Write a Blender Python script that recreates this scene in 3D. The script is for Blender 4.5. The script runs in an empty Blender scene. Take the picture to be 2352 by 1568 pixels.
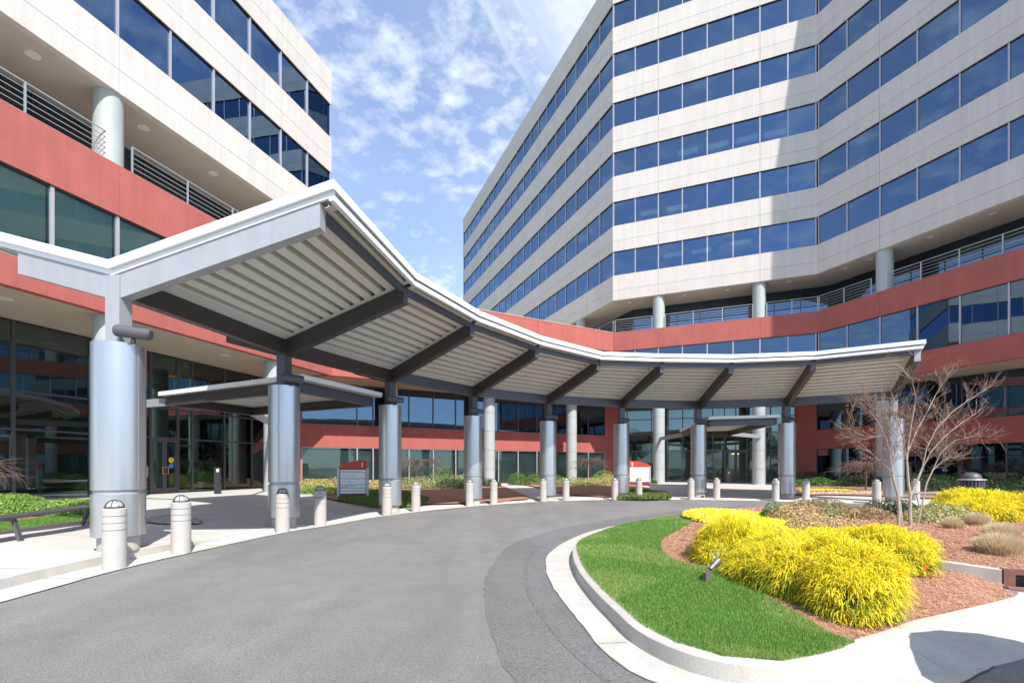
import bpy, bmesh, math, random
import numpy as np
from mathutils import Vector, Matrix, Euler
R=math.radians
random.seed(7); rng=np.random.default_rng(7)
SC=bpy.context.scene; COL=SC.collection
# ------------------------------------------------------------------ camera
F,CX,YH,EYE=1110.7,1176.0,1071.5,1.6
cam=bpy.data.objects.new('camera',bpy.data.cameras.new('camera')); COL.objects.link(cam)
cam.data.sensor_width=36; cam.data.lens=F/2352*36; cam.data.shift_y=(YH-784)/2352
cam.data.clip_end=3000; cam.data.clip_start=.05
cam.location=(0,0,EYE); cam.rotation_euler=(R(90),0,0); SC.camera=cam
# ------------------------------------------------------------------ light
SUN_AZ,SUN_EL=28.6,48.4
sd=Vector((math.sin(R(SUN_AZ))*math.cos(R(SUN_EL)),-math.cos(R(SUN_AZ))*math.cos(R(SUN_EL)),math.sin(R(SUN_EL))))
sl=bpy.data.lights.new('sun','SUN'); sl.energy=4.6; sl.angle=R(.5); sl.color=(1,.962,.91)
so=bpy.data.objects.new('sun',sl); COL.objects.link(so); so.rotation_euler=sd.to_track_quat('Z','Y').to_euler()
wd=bpy.data.worlds.new('World'); SC.world=wd; wd.use_nodes=True
def nn(nt,t,**k):
    n=nt.nodes.new(t)
    for a,b in k.items(): setattr(n,a,b)
    return n
def lk(nt,a,b): nt.links.new(a,b)
nt=wd.node_tree; nt.nodes.clear()
out=nn(nt,'ShaderNodeOutputWorld'); bg=nn(nt,'ShaderNodeBackground'); bg.inputs[1].default_value=.118
sky=nn(nt,'ShaderNodeTexSky',sky_type='NISHITA'); sky.sun_disc=False
sky.sun_elevation=R(SUN_EL); sky.sun_rotation=math.atan2(sd.x,sd.y); sky.altitude=300; sky.air_density=1.0; sky.dust_density=.6; sky.ozone_density=3.0
tc=nn(nt,'ShaderNodeTexCoord'); sep=nn(nt,'ShaderNodeSeparateXYZ'); lk(nt,tc.outputs['Generated'],sep.inputs[0])
def M(nt,op,a,b=None,c=None,clamp=False):
    n=nn(nt,'ShaderNodeMath',operation=op); n.use_clamp=clamp
    for i,v in enumerate((a,b,c)):
        if v is None: continue
        if isinstance(v,(int,float)): n.inputs[i].default_value=v
        else: lk(nt,v,n.inputs[i])
    return n.outputs[0]
zz=M(nt,'MAXIMUM',M(nt,'ADD',sep.outputs[2],.08),.03)
px=M(nt,'DIVIDE',sep.outputs[0],zz); py=M(nt,'DIVIDE',sep.outputs[1],zz)
cmb=nn(nt,'ShaderNodeCombineXYZ'); lk(nt,px,cmb.inputs[0]); lk(nt,py,cmb.inputs[1])
def noise(nt,vec,scale,detail=5,rough=.55,dist=0.,lac=2.):
    n=nn(nt,'ShaderNodeTexNoise'); n.inputs['Scale'].default_value=scale; n.inputs['Detail'].default_value=detail
    n.inputs['Roughness'].default_value=rough; n.inputs['Distortion'].default_value=dist; n.inputs['Lacunarity'].default_value=lac
    if vec is not None: lk(nt,vec,n.inputs['Vector'])
    return n
def ramp(nt,fac,stops,interp='LINEAR'):
    n=nn(nt,'ShaderNodeValToRGB'); n.color_ramp.interpolation=interp
    cr=n.color_ramp
    while len(cr.elements)<len(stops): cr.elements.new(.5)
    for e,(p,c) in zip(cr.elements,stops):
        e.position=p; e.color=(c,c,c,1) if isinstance(c,(int,float)) else (*c,1)
    lk(nt,fac,n.inputs[0]); return n.outputs[0]
def mapping(nt,vec,loc=(0,0,0),rot=(0,0,0),sc=(1,1,1)):
    n=nn(nt,'ShaderNodeMapping'); n.inputs[1].default_value=loc; n.inputs[2].default_value=rot; n.inputs[3].default_value=sc
    lk(nt,vec,n.inputs[0]); return n.outputs[0]
v1=mapping(nt,cmb.outputs[0],(3.1,1.7,0),(0,0,R(20)),(1,1.0,1))
big=ramp(nt,noise(nt,v1,1.1,2).outputs['Fac'],[(.25,0.15),(.46,1.)])
puff=ramp(nt,noise(nt,v1,11,7,.58,.0).outputs['Fac'],[(.34,0.),(.50,.36),(.70,.82)])
alto=M(nt,'MULTIPLY',puff,M(nt,'MULTIPLY_ADD',big,.75,.35))
v2=mapping(nt,cmb.outputs[0],(0.4,0,0),(0,0,R(-28)),(3.2,.42,1))
cir=ramp(nt,noise(nt,v2,1.2,5,.5,.9).outputs['Fac'],[(.47,0.),(.68,.85)])
veil=ramp(nt,noise(nt,cmb.outputs[0],.45,2).outputs['Fac'],[(.35,.16),(.7,.46)])
# where the high cirrus fan sits (a region of the sky towards the tower)
dx=M(nt,'ADD',px,.088); dy=M(nt,'SUBTRACT',py,.929)
sx_=M(nt,'SUBTRACT',M(nt,'MULTIPLY',dx,.884),M(nt,'MULTIPLY',dy,.468))   # across the streak
tx_=M(nt,'ADD',M(nt,'MULTIPLY',dx,.468),M(nt,'MULTIPLY',dy,.884))       # along it
c3=nn(nt,'ShaderNodeCombineXYZ'); lk(nt,M(nt,'MULTIPLY',tx_,2.2),c3.inputs[0]); lk(nt,M(nt,'MULTIPLY',sx_,6.),c3.inputs[1])
wv=M(nt,'MULTIPLY',M(nt,'SUBTRACT',noise(nt,cmb.outputs[0],3.,3).outputs['Fac'],.5),.07)
s2=M(nt,'ADD',sx_,wv)
cir=ramp(nt,noise(nt,c3.outputs[0],1.7,6,.6,1.2).outputs['Fac'],[(.35,.25),(.62,1.)])
reg=M(nt,'MULTIPLY',ramp(nt,s2,[(.0,0.),(.018,.75),(.05,.55),(.16,1.),(.30,.9),(.6,0.)]),M(nt,'SUBTRACT',1.,M(nt,'MULTIPLY',M(nt,'MULTIPLY',tx_,tx_),2.2),clamp=True),clamp=True)
cov=M(nt,'MAXIMUM',M(nt,'MULTIPLY',alto,.88),veil)
cov=M(nt,'MAXIMUM',cov,M(nt,'MULTIPLY',reg,M(nt,'MULTIPLY_ADD',cir,.45,.42)))
mx=nn(nt,'ShaderNodeMixRGB'); hs=nn(nt,'ShaderNodeMixRGB',blend_type='MULTIPLY'); hs.inputs[0].default_value=1; hs.inputs[2].default_value=(.98,1.22,1.46,1); lk(nt,sky.outputs[0],hs.inputs[1]); lk(nt,cov,mx.inputs[0]); lk(nt,hs.outputs[0],mx.inputs[1]); mx.inputs[2].default_value=(6.3,6.7,7.3,1)
lk(nt,mx.outputs[0],bg.inputs[0]); lk(nt,bg.outputs[0],out.inputs[0])
SC.view_settings.view_transform='Standard'; SC.view_settings.look='None'; SC.view_settings.gamma=1; SC.view_settings.exposure=.69
SC.view_settings.use_curve_mapping=False
SC.cycles.max_bounces=7; SC.cycles.diffuse_bounces=3; SC.cycles.glossy_bounces=4; SC.cycles.transparent_max_bounces=12; SC.cycles.transmission_bounces=4
# ------------------------------------------------------------------ materials
def mat(name,col,rough=.7,metal=0.,spec=.5,var=0.,vscale=6.,bump=0.,bscale=40.,streak=0.,island=None,speck=None,trans=0.,vdetail=5):
    m=bpy.data.materials.new(name); m.use_nodes=True; nt=m.node_tree; b=nt.nodes['Principled BSDF']
    b.inputs['Roughness'].default_value=rough; b.inputs['Metallic'].default_value=metal; b.inputs['Specular IOR Level'].default_value=spec
    geo=nn(nt,'ShaderNodeNewGeometry'); pos=geo.outputs['Position']
    base=nn(nt,'ShaderNodeRGB'); base.outputs[0].default_value=(*col,1); c=base.outputs[0]
    def mul(c,f):
        n=nn(nt,'ShaderNodeMixRGB',blend_type='MULTIPLY'); n.inputs[0].default_value=1; lk(nt,c,n.inputs[1]); lk(nt,f,n.inputs[2]); return n.outputs[0]
    if island:
        rp=nn(nt,'ShaderNodeValToRGB'); cr=rp.color_ramp
        while len(cr.elements)<len(island): cr.elements.new(.5)
        for i,(e,cc) in enumerate(zip(cr.elements,island)): e.position=i/(len(island)-1); e.color=(*cc,1)
        lk(nt,geo.outputs['Random Per Island'],rp.inputs[0]); c=rp.outputs[0]
    if var: c=mul(c,ramp(nt,noise(nt,pos,vscale,vdetail).outputs['Fac'],[(.3,1-var),(.7,1+var*.6)]))
    if streak:
        sv=mapping(nt,pos,sc=(1.6,1.6,.09)); c=mul(c,ramp(nt,noise(nt,sv,2.2,5,.6).outputs['Fac'],[(.35,1-streak),(.6,1.03)]))
    if speck: c=mul(c,ramp(nt,noise(nt,pos,speck[0],2,.7).outputs['Fac'],[(.35,1-speck[1]),(.5,1.),(.66,1+speck[1])]))
    lk(nt,c,b.inputs['Base Color'])
    if bump:
        bp=nn(nt,'ShaderNodeBump'); bp.inputs['Strength'].default_value=bump; bp.inputs['Distance'].default_value=.02
        lk(nt,noise(nt,pos,bscale,3,.6).outputs['Fac'],bp.inputs['Height']); lk(nt,bp.outputs[0],b.inputs['Normal'])
    if trans:
        tr=nn(nt,'ShaderNodeBsdfTranslucent'); lk(nt,c,tr.inputs[0]); ms=nn(nt,'ShaderNodeMixShader'); ms.inputs[0].default_value=trans
        lk(nt,b.outputs[0],ms.inputs[1]); lk(nt,tr.outputs[0],ms.inputs[2]); lk(nt,ms.outputs[0],nt.nodes['Material Output'].inputs[0])
    return m
def glass(name,tint,refl,gl=(.8,.88,1.),wav=.02,rough=.015):
    m=bpy.data.materials.new(name); m.use_nodes=True; nt=m.node_tree; nt.nodes.remove(nt.nodes['Principled BSDF'])
    t=nn(nt,'ShaderNodeBsdfTransparent'); t.inputs[0].default_value=(*tint,1)
    g=nn(nt,'ShaderNodeBsdfGlossy'); g.inputs[0].default_value=(*gl,1); g.inputs[1].default_value=rough
    geo=nn(nt,'ShaderNodeNewGeometry'); bp=nn(nt,'ShaderNodeBump'); bp.inputs['Strength'].default_value=wav; bp.inputs['Distance'].default_value=.1
    lk(nt,noise(nt,geo.outputs['Position'],.9,1).outputs['Fac'],bp.inputs['Height']); lk(nt,bp.outputs[0],g.inputs['Normal'])
    fr=nn(nt,'ShaderNodeFresnel'); fr.inputs[0].default_value=1.5
    fac=M(nt,'MULTIPLY_ADD',fr.outputs[0],1-refl,refl)
    ms=nn(nt,'ShaderNodeMixShader'); lk(nt,fac,ms.inputs[0]); lk(nt,t.outputs[0],ms.inputs[1]); lk(nt,g.outputs[0],ms.inputs[2])
    lk(nt,ms.outputs[0],nt.nodes['Material Output'].inputs[0]); return m
def emis(name,col,st):
    m=bpy.data.materials.new(name); m.use_nodes=True; b=m.node_tree.nodes['Principled BSDF']
    b.inputs['Base Color'].default_value=(*col,1); b.inputs['Emission Color'].default_value=(*col,1); b.inputs['Emission Strength'].default_value=st; return m
PRE=mat('precast_concrete',(.56,.51,.462),.9,var=.04,vscale=.5,bump=.35,bscale=30,streak=.05,speck=(26,.12))
PRE2=mat('precast_concrete_lower',(.545,.503,.45),.9,var=.05,vscale=.6,bump=.25,bscale=30,streak=.05,speck=(26,.08))
RED=mat('red_stucco',(.37,.100,.080),.9,var=.09,vscale=1.0,bump=.3,bscale=35,streak=.07,speck=(40,.06))
SOF=mat('soffit_plaster',(.50,.44,.365),.9,var=.05,vscale=1.2,bump=.08,bscale=40)
COLM=mat('column_paint',(.37,.40,.385),.6,var=.05,vscale=2)
CONC=mat('concrete_paving',(.475,.45,.41),.9,var=.08,vscale=1.1,bump=.12,bscale=90,speck=(60,.06))
CONC2=mat('kerb_concrete',(.46,.425,.375),.9,var=.13,vscale=3.0,bump=.2,bscale=80,speck=(70,.10))
BOLL=mat('bollard_concrete',(.46,.42,.385),.85,var=.05,vscale=6,bump=.15,bscale=90,speck=(120,.07))
MULCH=mat('pine_straw_bed',(.36,.18,.105),.95,var=.3,vscale=9,bump=.5,bscale=60)
SOIL=mat('dark_mulch',(.30,.22,.14),.95,var=.3,vscale=9,bump=.5,bscale=60)
FRM=mat('window_frame',(.095,.09,.105),.45,metal=.3)
FRML=mat('light_window_frame',(.42,.40,.42),.45,metal=.3)
DARKF=mat('dark_bronze_frame',(.045,.04,.045),.4,metal=.3)
GLU=glass('blue_tinted_glass',(.12,.16,.19),.22,(.42,.66,.98),.012)
GLL=glass('grey_tinted_glass',(.14,.19,.21),.15,(.50,.73,1.0),.012)
GLG=glass('green_tinted_glass',(.52,.60,.55),.11,(.70,.88,.93),.008)
GLC=glass('lightly_tinted_glass',(.76,.84,.80),.02,(.75,.90,.98),.008)
INW=mat('interior_wall',(.42,.40,.36),.9); INC=mat('interior_ceiling',(.55,.54,.52),.9); INF=mat('interior_floor',(.16,.15,.14),.6)
BLIND=mat('window_blind',(.52,.55,.53),.9,var=.05,vscale=2)
CEIL=emis('troffer_light',(1,.93,.78),3.2)
WMET=mat('white_painted_metal',(.80,.81,.81),.35,metal=.1,var=.03,vscale=2)
ALU=mat('aluminium_cladding',(.55,.56,.58),.30,metal=.82,var=.02,vscale=1.5)
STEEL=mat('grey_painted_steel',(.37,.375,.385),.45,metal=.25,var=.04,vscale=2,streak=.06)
BRN=mat('shaded_steel_brown',(.065,.054,.048),.42,metal=.25)  # canopy steel with its shade put into a darker brown colour
BRL=mat('shaded_steel_blue_grey',(.095,.10,.125),.4,metal=.3)  # same grey steel, darkened and blued to stand for canopy shade
DECK=mat('ribbed_deck_paint',(.64,.62,.57),.6,var=.03,vscale=2)
LEDG=mat('ledger_paint',(.60,.58,.53),.55)
BLK=mat('black_metal',(.025,.025,.028),.4)
GRY=mat('charcoal_metal',(.085,.08,.09),.45)
RAIL=mat('railing_paint',(.38,.42,.42),.4,metal=.4)
GLOBE=mat('frosted_lamp_glass',(.40,.38,.34),.25)
DLT=mat('downlight_lens',(.75,.72,.66),.5)
# asphalt with stains, patches and aggregate
def asphalt(name,base,warm=0):
    m=mat(name,base,.88,bump=.3,bscale=150)
    nt=m.node_tree; b=nt.nodes['Principled BSDF']; geo=nn(nt,'ShaderNodeNewGeometry'); pos=geo.outputs['Position']
    c=nn(nt,'ShaderNodeRGB'); c.outputs[0].default_value=(*base,1); c=c.outputs[0]
    def mul(c,f):
        n=nn(nt,'ShaderNodeMixRGB',blend_type='MULTIPLY'); n.inputs[0].default_value=1; lk(nt,c,n.inputs[1]); lk(nt,f,n.inputs[2]); return n.outputs[0]
    c=mul(c,ramp(nt,noise(nt,mapping(nt,pos,(4,1,0),(0,0,R(25)),(1,.5,1)),.5,4,.55,.6).outputs['Fac'],[(.30,.84),(.52,1.),(.68,1.12)]))
    c=mul(c,ramp(nt,noise(nt,pos,2.3,4).outputs['Fac'],[(.3,.92),(.7,1.06)]))
    c=mul(c,ramp(nt,noise(nt,mapping(nt,pos,rot=(0,0,R(-12)),sc=(1.5,.16,1)),1.3,4,.6).outputs['Fac'],[(.34,.94),(.55,1.02)]))
    c=mul(c,ramp(nt,noise(nt,pos,75,2,.8).outputs['Fac'],[(.30,.55),(.5,1.),(.70,1.6)]))
    c=mul(c,ramp(nt,noise(nt,pos,26,3,.75).outputs['Fac'],[(.32,.84),(.5,1.),(.68,1.16)]))
    c=mul(c,ramp(nt,noise(nt,pos,260,1,.8).outputs['Fac'],[(.32,.8),(.5,1.),(.68,1.25)]))
    vor=nn(nt,'ShaderNodeTexVoronoi'); vor.inputs['Scale'].default_value=1.15; lk(nt,mapping(nt,pos,sc=(1,.75,1)),vor.inputs['Vector'])
    sp_=nn(nt,'ShaderNodeSeparateXYZ'); lk(nt,vor.outputs['Color'],sp_.inputs[0]); th=M(nt,'MULTIPLY',M(nt,'SUBTRACT',sp_.outputs[0],.55,clamp=True),.13); k_=M(nt,'LESS_THAN',vor.outputs['Distance'],th); c=mul(c,ramp(nt,k_,[(.0,1.),(1,.55)]))
    lk(nt,c,b.inputs['Base Color']); return m
ASP=asphalt('worn_asphalt',(.176,.166,.160)); ASP2=asphalt('newer_asphalt',(.134,.127,.127))
GND=mat('far_ground',(.13,.16,.07),.95,var=.3,vscale=.3)
# ------------------------------------------------------------------ helpers
ORG={}
def tag(o,label=None,cat=None,group=None,kind=None):
    if label:o['label']=label
    if cat:o['category']=cat
    if group:o['group']=group
    if kind:o['kind']=kind
    return o
def empty(name,loc,label=None,cat=None,group=None,kind=None):
    o=bpy.data.objects.new(name,None); COL.objects.link(o); o.location=loc; ORG[o.name]=Vector(loc); o.empty_display_size=.2
    return tag(o,label,cat,group,kind)
def org(p): return ORG.get(p.name,Vector((0,0,0))) if p else Vector((0,0,0))
class MB:
    def __init__(s): s.v=[]; s.f=[]; s.m=[]; s.mi=0
    def add(s,vs,fs):
        k=len(s.v); s.v+= [tuple(x) for x in vs]; s.f+=[tuple(i+k for i in f) for f in fs]; s.m+=[s.mi]*len(fs); return s
    def box(s,c,h,rz=0,tilt=None):
        cx,cy,cz=c; hx,hy,hz=h; mt=Matrix.Rotation(rz,3,'Z')
        if tilt is not None: mt=mt@Matrix.Rotation(tilt,3,'Y')
        vs=[Vector(c)+mt@Vector((a*hx,b*hy,d*hz)) for a in(-1,1) for b in(-1,1) for d in(-1,1)]
        return s.add(vs,[(0,1,3,2),(4,6,7,5),(0,4,5,1),(2,3,7,6),(0,2,6,4),(1,5,7,3)])
    def prism(s,poly,z0,z1):
        n=len(poly); vs=[(x,y,z0) for x,y in poly]+[(x,y,z1) for x,y in poly]
        a=sum(poly[i][0]*poly[(i+1)%n][1]-poly[(i+1)%n][0]*poly[i][1] for i in range(n))
        fs=[tuple(range(n)),tuple(range(2*n-1,n-1,-1))]+[(i,i+n,(i+1)%n+n,(i+1)%n) for i in range(n)]
        if a>0: fs=[tuple(reversed(f)) for f in fs]
        return s.add(vs,fs)
    def beam(s,a,b,w,h,top=False):
        "straight rectangular bar from a to b (points on its axis, or on its top face)"
        a=Vector(a);b=Vector(b);d=(b-a).normalized(); side=d.cross(Vector((0,0,1)))
        side=side.normalized()*w/2 if side.length>1e-4 else Vector((w/2,0,0))
        up=side.cross(d).normalized()*h/2; o=-up if top else Vector((0,0,0))
        vs=[p+o+i*side+j*up for p in (a,b) for i,j in((-1,-1),(1,-1),(1,1),(-1,1))]
        return s.add(vs,[(0,1,2,3),(7,6,5,4),(0,4,5,1),(1,5,6,2),(2,6,7,3),(3,7,4,0)])
    def vbeam(s,a,b,w,ha,hb=None):
        "bar whose ends are vertical: a,b on the top centre line, depth ha at a and hb at b"
        hb=ha if hb is None else hb; a=Vector(a);b=Vector(b);d=(b-a); side=Vector((d.y,-d.x,0)).normalized()*w/2
        vs=[]
        for p,h in((a,ha),(b,hb)):
            vs+=[p-side-Vector((0,0,h)),p+side-Vector((0,0,h)),p+side,p-side]
        return s.add(vs,[(0,1,2,3),(7,6,5,4),(0,4,5,1),(1,5,6,2),(2,6,7,3),(3,7,4,0)])
    def lathe(s,c,prof,n=28):
        k=len(s.v); cx,cy,cz=c
        for r,z in prof:
            for i in range(n):
                a=2*math.pi*i/n; s.v.append((cx+r*math.cos(a),cy+r*math.sin(a),cz+z))
        for j in range(len(prof)-1):
            for i in range(n):
                i2=(i+1)%n; s.f.append((k+j*n+i,k+j*n+i2,k+(j+1)*n+i2,k+(j+1)*n+i)); s.m.append(s.mi)
        s.f.append(tuple(k+i for i in reversed(range(n)))); s.m.append(s.mi)
        e=k+(len(prof)-1)*n; s.f.append(tuple(e+i for i in range(n))); s.m.append(s.mi); return s
    def tube(s,pts,rad,n=6):
        k=len(s.v); pts=[Vector(p) for p in pts]; m=len(pts)
        if not hasattr(rad,'__len__'): rad=[rad]*m
        for i,p in enumerate(pts):
            d=(pts[min(i+1,m-1)]-pts[max(i-1,0)])
            if d.length<1e-6: d=Vector((0,0,1))
            d.normalize(); x=d.orthogonal().normalized() if i==0 else (px-d*px.dot(d)).normalized(); px=x; y=d.cross(x)
            for j in range(n):
                a=2*math.pi*j/n; s.v.append(tuple(p+rad[i]*(math.cos(a)*x+math.sin(a)*y)))
        for i in range(m-1):
            for j in range(n):
                j2=(j+1)%n; s.f.append((k+i*n+j,k+i*n+j2,k+(i+1)*n+j2,k+(i+1)*n+j)); s.m.append(s.mi)
        s.f.append(tuple(k+j for j in reversed(range(n)))); s.m.append(s.mi)
        s.f.append(tuple(k+(m-1)*n+j for j in range(n))); s.m.append(s.mi); return s
    def build(s,name,mats,parent=None,smooth=False,**kw):
        if not isinstance(mats,(list,tuple)): mats=[mats]
        o=org(parent); me=bpy.data.meshes.new(name)
        me.from_pydata([(x-o.x,y-o.y,z-o.z) for x,y,z in s.v],[],s.f)
        for m in mats: me.materials.append(m)
        if len(mats)>1: me.polygons.foreach_set('material_index',s.m)
        if smooth:
            me.polygons.foreach_set('use_smooth',[True]*len(me.polygons))
            try: me.set_sharp_from_angle(angle=R(35))
            except Exception: pass
        ob=bpy.data.objects.new(name,me); COL.objects.link(ob)
        if parent: ob.parent=parent
        return tag(ob,**kw)
CUBES={}
def cube(name,mt,parent,c,size,rz=0.,tilt=0.,**kw):
    if mt.name not in CUBES:
        m=MB(); m.box((0,0,0),(.5,.5,.5)); me=bpy.data.meshes.new('block_'+mt.name); me.from_pydata(m.v,[],m.f); me.materials.append(mt); CUBES[mt.name]=me
    o=bpy.data.objects.new(name,CUBES[mt.name]); COL.objects.link(o)
    if parent: o.parent=parent
    o.location=Vector(c)-org(parent); o.scale=size; o.rotation_euler=(0,tilt,rz)
    return tag(o,**kw)
def npmesh(name,V,Fc,mats,parent=None,mi=None,**kw):
    me=bpy.data.meshes.new(name); V=np.asarray(V,dtype=np.float32); Fc=np.asarray(Fc,dtype=np.int32); k=Fc.shape[1]; o=org(parent)
    V=V-np.array([o.x,o.y,o.z],dtype=np.float32)
    me.vertices.add(len(V)); me.vertices.foreach_set('co',V.ravel()); me.loops.add(Fc.size); me.loops.foreach_set('vertex_index',Fc.ravel())
    me.polygons.add(len(Fc)); me.polygons.foreach_set('loop_start',np.arange(0,Fc.size,k,dtype=np.int32))
    try: me.polygons.foreach_set('loop_total',np.full(len(Fc),k,dtype=np.int32))
    except Exception: pass
    for m in (mats if isinstance(mats,(list,tuple)) else [mats]): me.materials.append(m)
    if mi is not None: me.polygons.foreach_set('material_index',np.asarray(mi,dtype=np.int32))
    me.update(calc_edges=True); ob=bpy.data.objects.new(name,me); COL.objects.link(ob)
    if parent: ob.parent=parent
    return tag(ob,**kw)
def copy_tree(o,loc,rz=None,parent=None):
    c=o.copy(); COL.objects.link(c)
    if parent: c.parent=parent
    else:
        c.location=loc
        if rz is not None: c.rotation_euler[2]=rz
    for ch in [x for x in ALLCH(o)]: copy_tree(ch,None,None,c)
    return c
def ALLCH(o): return [x for x in COL.objects if x.parent==o]
def at(xd,yd,z=0.):
    Z=F*(EYE-z)/(yd-YH); return ((xd-CX)/F*Z,Z)
def offset(poly,d):
    "inset a polygon (clockwise or not) by d towards its inside"
    n=len(poly); a=sum(poly[i][0]*poly[(i+1)%n][1]-poly[(i+1)%n][0]*poly[i][1] for i in range(n)); sg=1 if a>0 else -1
    L=[]
    for i in range(n):
        p,q=Vector(poly[i]),Vector(poly[(i+1)%n]); u=(q-p).normalized(); nrm=Vector((-u.y,u.x))*sg; L.append((p+nrm*d,u))
    res=[]
    for i in range(n):
        (p,u),(q,v)=L[i-1],L[i]; den=u.x*v.y-u.y*v.x
        t=((q.x-p.x)*v.y-(q.y-p.y)*v.x)/den; r=p+u*t; res.append((r.x,r.y))
    return res
class Fac:
    def mb(s,m,t0,t1,z0,z1,d0,d1):
        c=s.p((t0+t1)/2,(d0+d1)/2); return m.box((c.x,c.y,(z0+z1)/2),((t1-t0)/2,abs(d1-d0)/2,(z1-z0)/2),s.rz)
    def __init__(s,A,B,left=False):
        s.A=Vector(A); s.B=Vector(B); s.L=(s.B-s.A).length; s.u=(s.B-s.A)/s.L; s.n=Vector((s.u.y,-s.u.x))
        if s.n.dot(-(s.A+s.B)/2+Vector((0,0)))<0: s.n=-s.n   # faces the forecourt
        s.rz=math.atan2(s.u.y,s.u.x); s.q=0
    def p(s,t,d=0.): return s.A+s.u*t+s.n*d
    def bx(s,name,mt,par,t0,t1,z0,z1,d0,d1,**kw):
        c=s.p((t0+t1)/2,(d0+d1)/2); return cube(name,mt,par,(c.x,c.y,(z0+z1)/2),(t1-t0,abs(d1-d0),z1-z0),s.rz,**kw)
def smooth01(x): x=max(0,min(1,x)); return x*x*(3-2*x)
# ------------------------------------------------------------------ ground
EDGE=[(-6.0,-14),(-6.0,-4),(-6.0,2),(-6.0,5.67),(-6.07,6.9),(-6.05,8),(-5.9,9.2),(-5.5,11.6),(-4.9,13.2),(-4.2,15.4),(-3.0,17.5),(-1.07,19.9),(1.35,21.9),(3.0,22.7),(4.77,23.2),(6.5,23.4),(8.2,23.3),(10.2,22.9),(11.9,22.3),(14,21.3),(16.0,20.1),(20,16.5),(23,12),(24.5,6),(25,-2),(25,-14)]
def resample(pl,step,closed=False):
    pl=[Vector(p) for p in pl]
    if closed: pl=pl+[pl[0]]
    # catmull-rom
    out=[]
    n=len(pl)
    for i in range(n-1):
        p0=pl[i-1] if i>0 else (pl[-2] if closed else pl[i]*2-pl[i+1]); p1=pl[i]; p2=pl[i+1]; p3=pl[i+2] if i+2<n else (pl[1] if closed else pl[i+1]*2-pl[i])
        k=max(1,int((p2-p1).length/step))
        for j in range(k):
            t=j/k; out.append(.5*((2*p1)+(p2-p0)*t+(2*p0-5*p1+4*p2-p3)*t*t+(3*p1-p0-3*p2+p3)*t**3))
    if not closed: out.append(pl[-1])
    return out
ED=resample(EDGE,.5); EDA=np.array([[p.x,p.y] for p in ED])
def dist_edge(x,y):
    a=EDA[:-1];b=EDA[1:];d=b-a;w=np.array([x,y])-a;t=np.clip((w*d).sum(1)/(d*d).sum(1),0,1);r=w-d*t[:,None]
    return float(np.sqrt((r*r).sum(1)).min())
def curbh(y,x): return .13*(1-smooth01((y-8.6)/2.6)) if x<0 else .02
def Gd(d,x,y):
    if d<.6: return .012
    b=.032+curbh(y,x); return b+(.31-b)*smooth01((d-1.2)/9)
def G(x,y): return Gd(dist_edge(x,y),x,y)
m=MB(); m.add([(-400,-400,-.06),(400,-400,-.06),(400,500,-.06),(-400,500,-.06)],[(0,1,2,3)]); m.build('ground',GND,kind='structure')
m=MB(); m.add([(-60,-70,0),(80,-70,0),(80,60,0),(-60,60,0)],[(0,1,2,3)]); m.build('driveway',ASP,kind='structure')
# paving outside the driveway
def normals(pl,closed=False):
    ns=[];n=len(pl)
    for i in range(n):
        a=pl[(i-1)%n] if (closed or i>0) else pl[i]; b=pl[(i+1)%n] if (closed or i<n-1) else pl[i]
        d=(b-a).normalized(); ns.append(Vector((-d.y,d.x)))
    return ns
EN=normals(ED)
OFF=[0,.3,.6,.604,1.2,2,3,4,5,6,7,8,10,12,16,22]
V=[];Fc=[]
for i,(p,n) in enumerate(zip(ED,EN)):
    for o in OFF:
        q=p+n*o; z=.012 if o<=.6 else Gd(o,p.x,p.y) ; V.append((q.x,q.y,z))
k=len(OFF)
for i in range(len(ED)-1):
    for j in range(k-1): Fc.append((i*k+j,(i+1)*k+j,(i+1)*k+j+1,i*k+j+1))
pav=empty('pavement',(0,0,0),kind='structure')
npmesh('paving_sheet',V,Fc,CONC,pav)
# raised kerb stones along the left side and flush gutter joints
n=0
i=0
while i<len(ED)-5 and ED[i].y<10.6:
    j=min(i+5,len(ED)-1); mm=MB(); pts=ED[i:j+1]; ns=EN[i:j+1]
    prof=[(.585,-.05),(.600,None),(.615,'t'),(.76,'t'),(.76,-.05)]
    vs=[];fs=[]
    for a,(p,nr) in enumerate(zip(pts,ns)):
        h=.037+curbh(p.y,p.x)
        if a==0: p=p+(pts[1]-pts[0]).normalized()*.006
        if a==len(pts)-1: p=p-(pts[-1]-pts[-2]).normalized()*.006
        for o,z in((.585,.0),(.600,h-.02),(.625,h),(.78,h),(.78,.0)):
            q=p+nr*o; vs.append((q.x,q.y,z))
    for a in range(len(pts)-1):
        for b in range(4): fs.append((a*5+b,(a+1)*5+b,(a+1)*5+b+1,a*5+b+1))
    fs.append((4,3,2,1,0)); fs.append(tuple((len(pts)-1)*5+b for b in range(5)))
    mm.add(vs,fs); mm.build('kerb_stone',CONC2,pav); i=j
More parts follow.
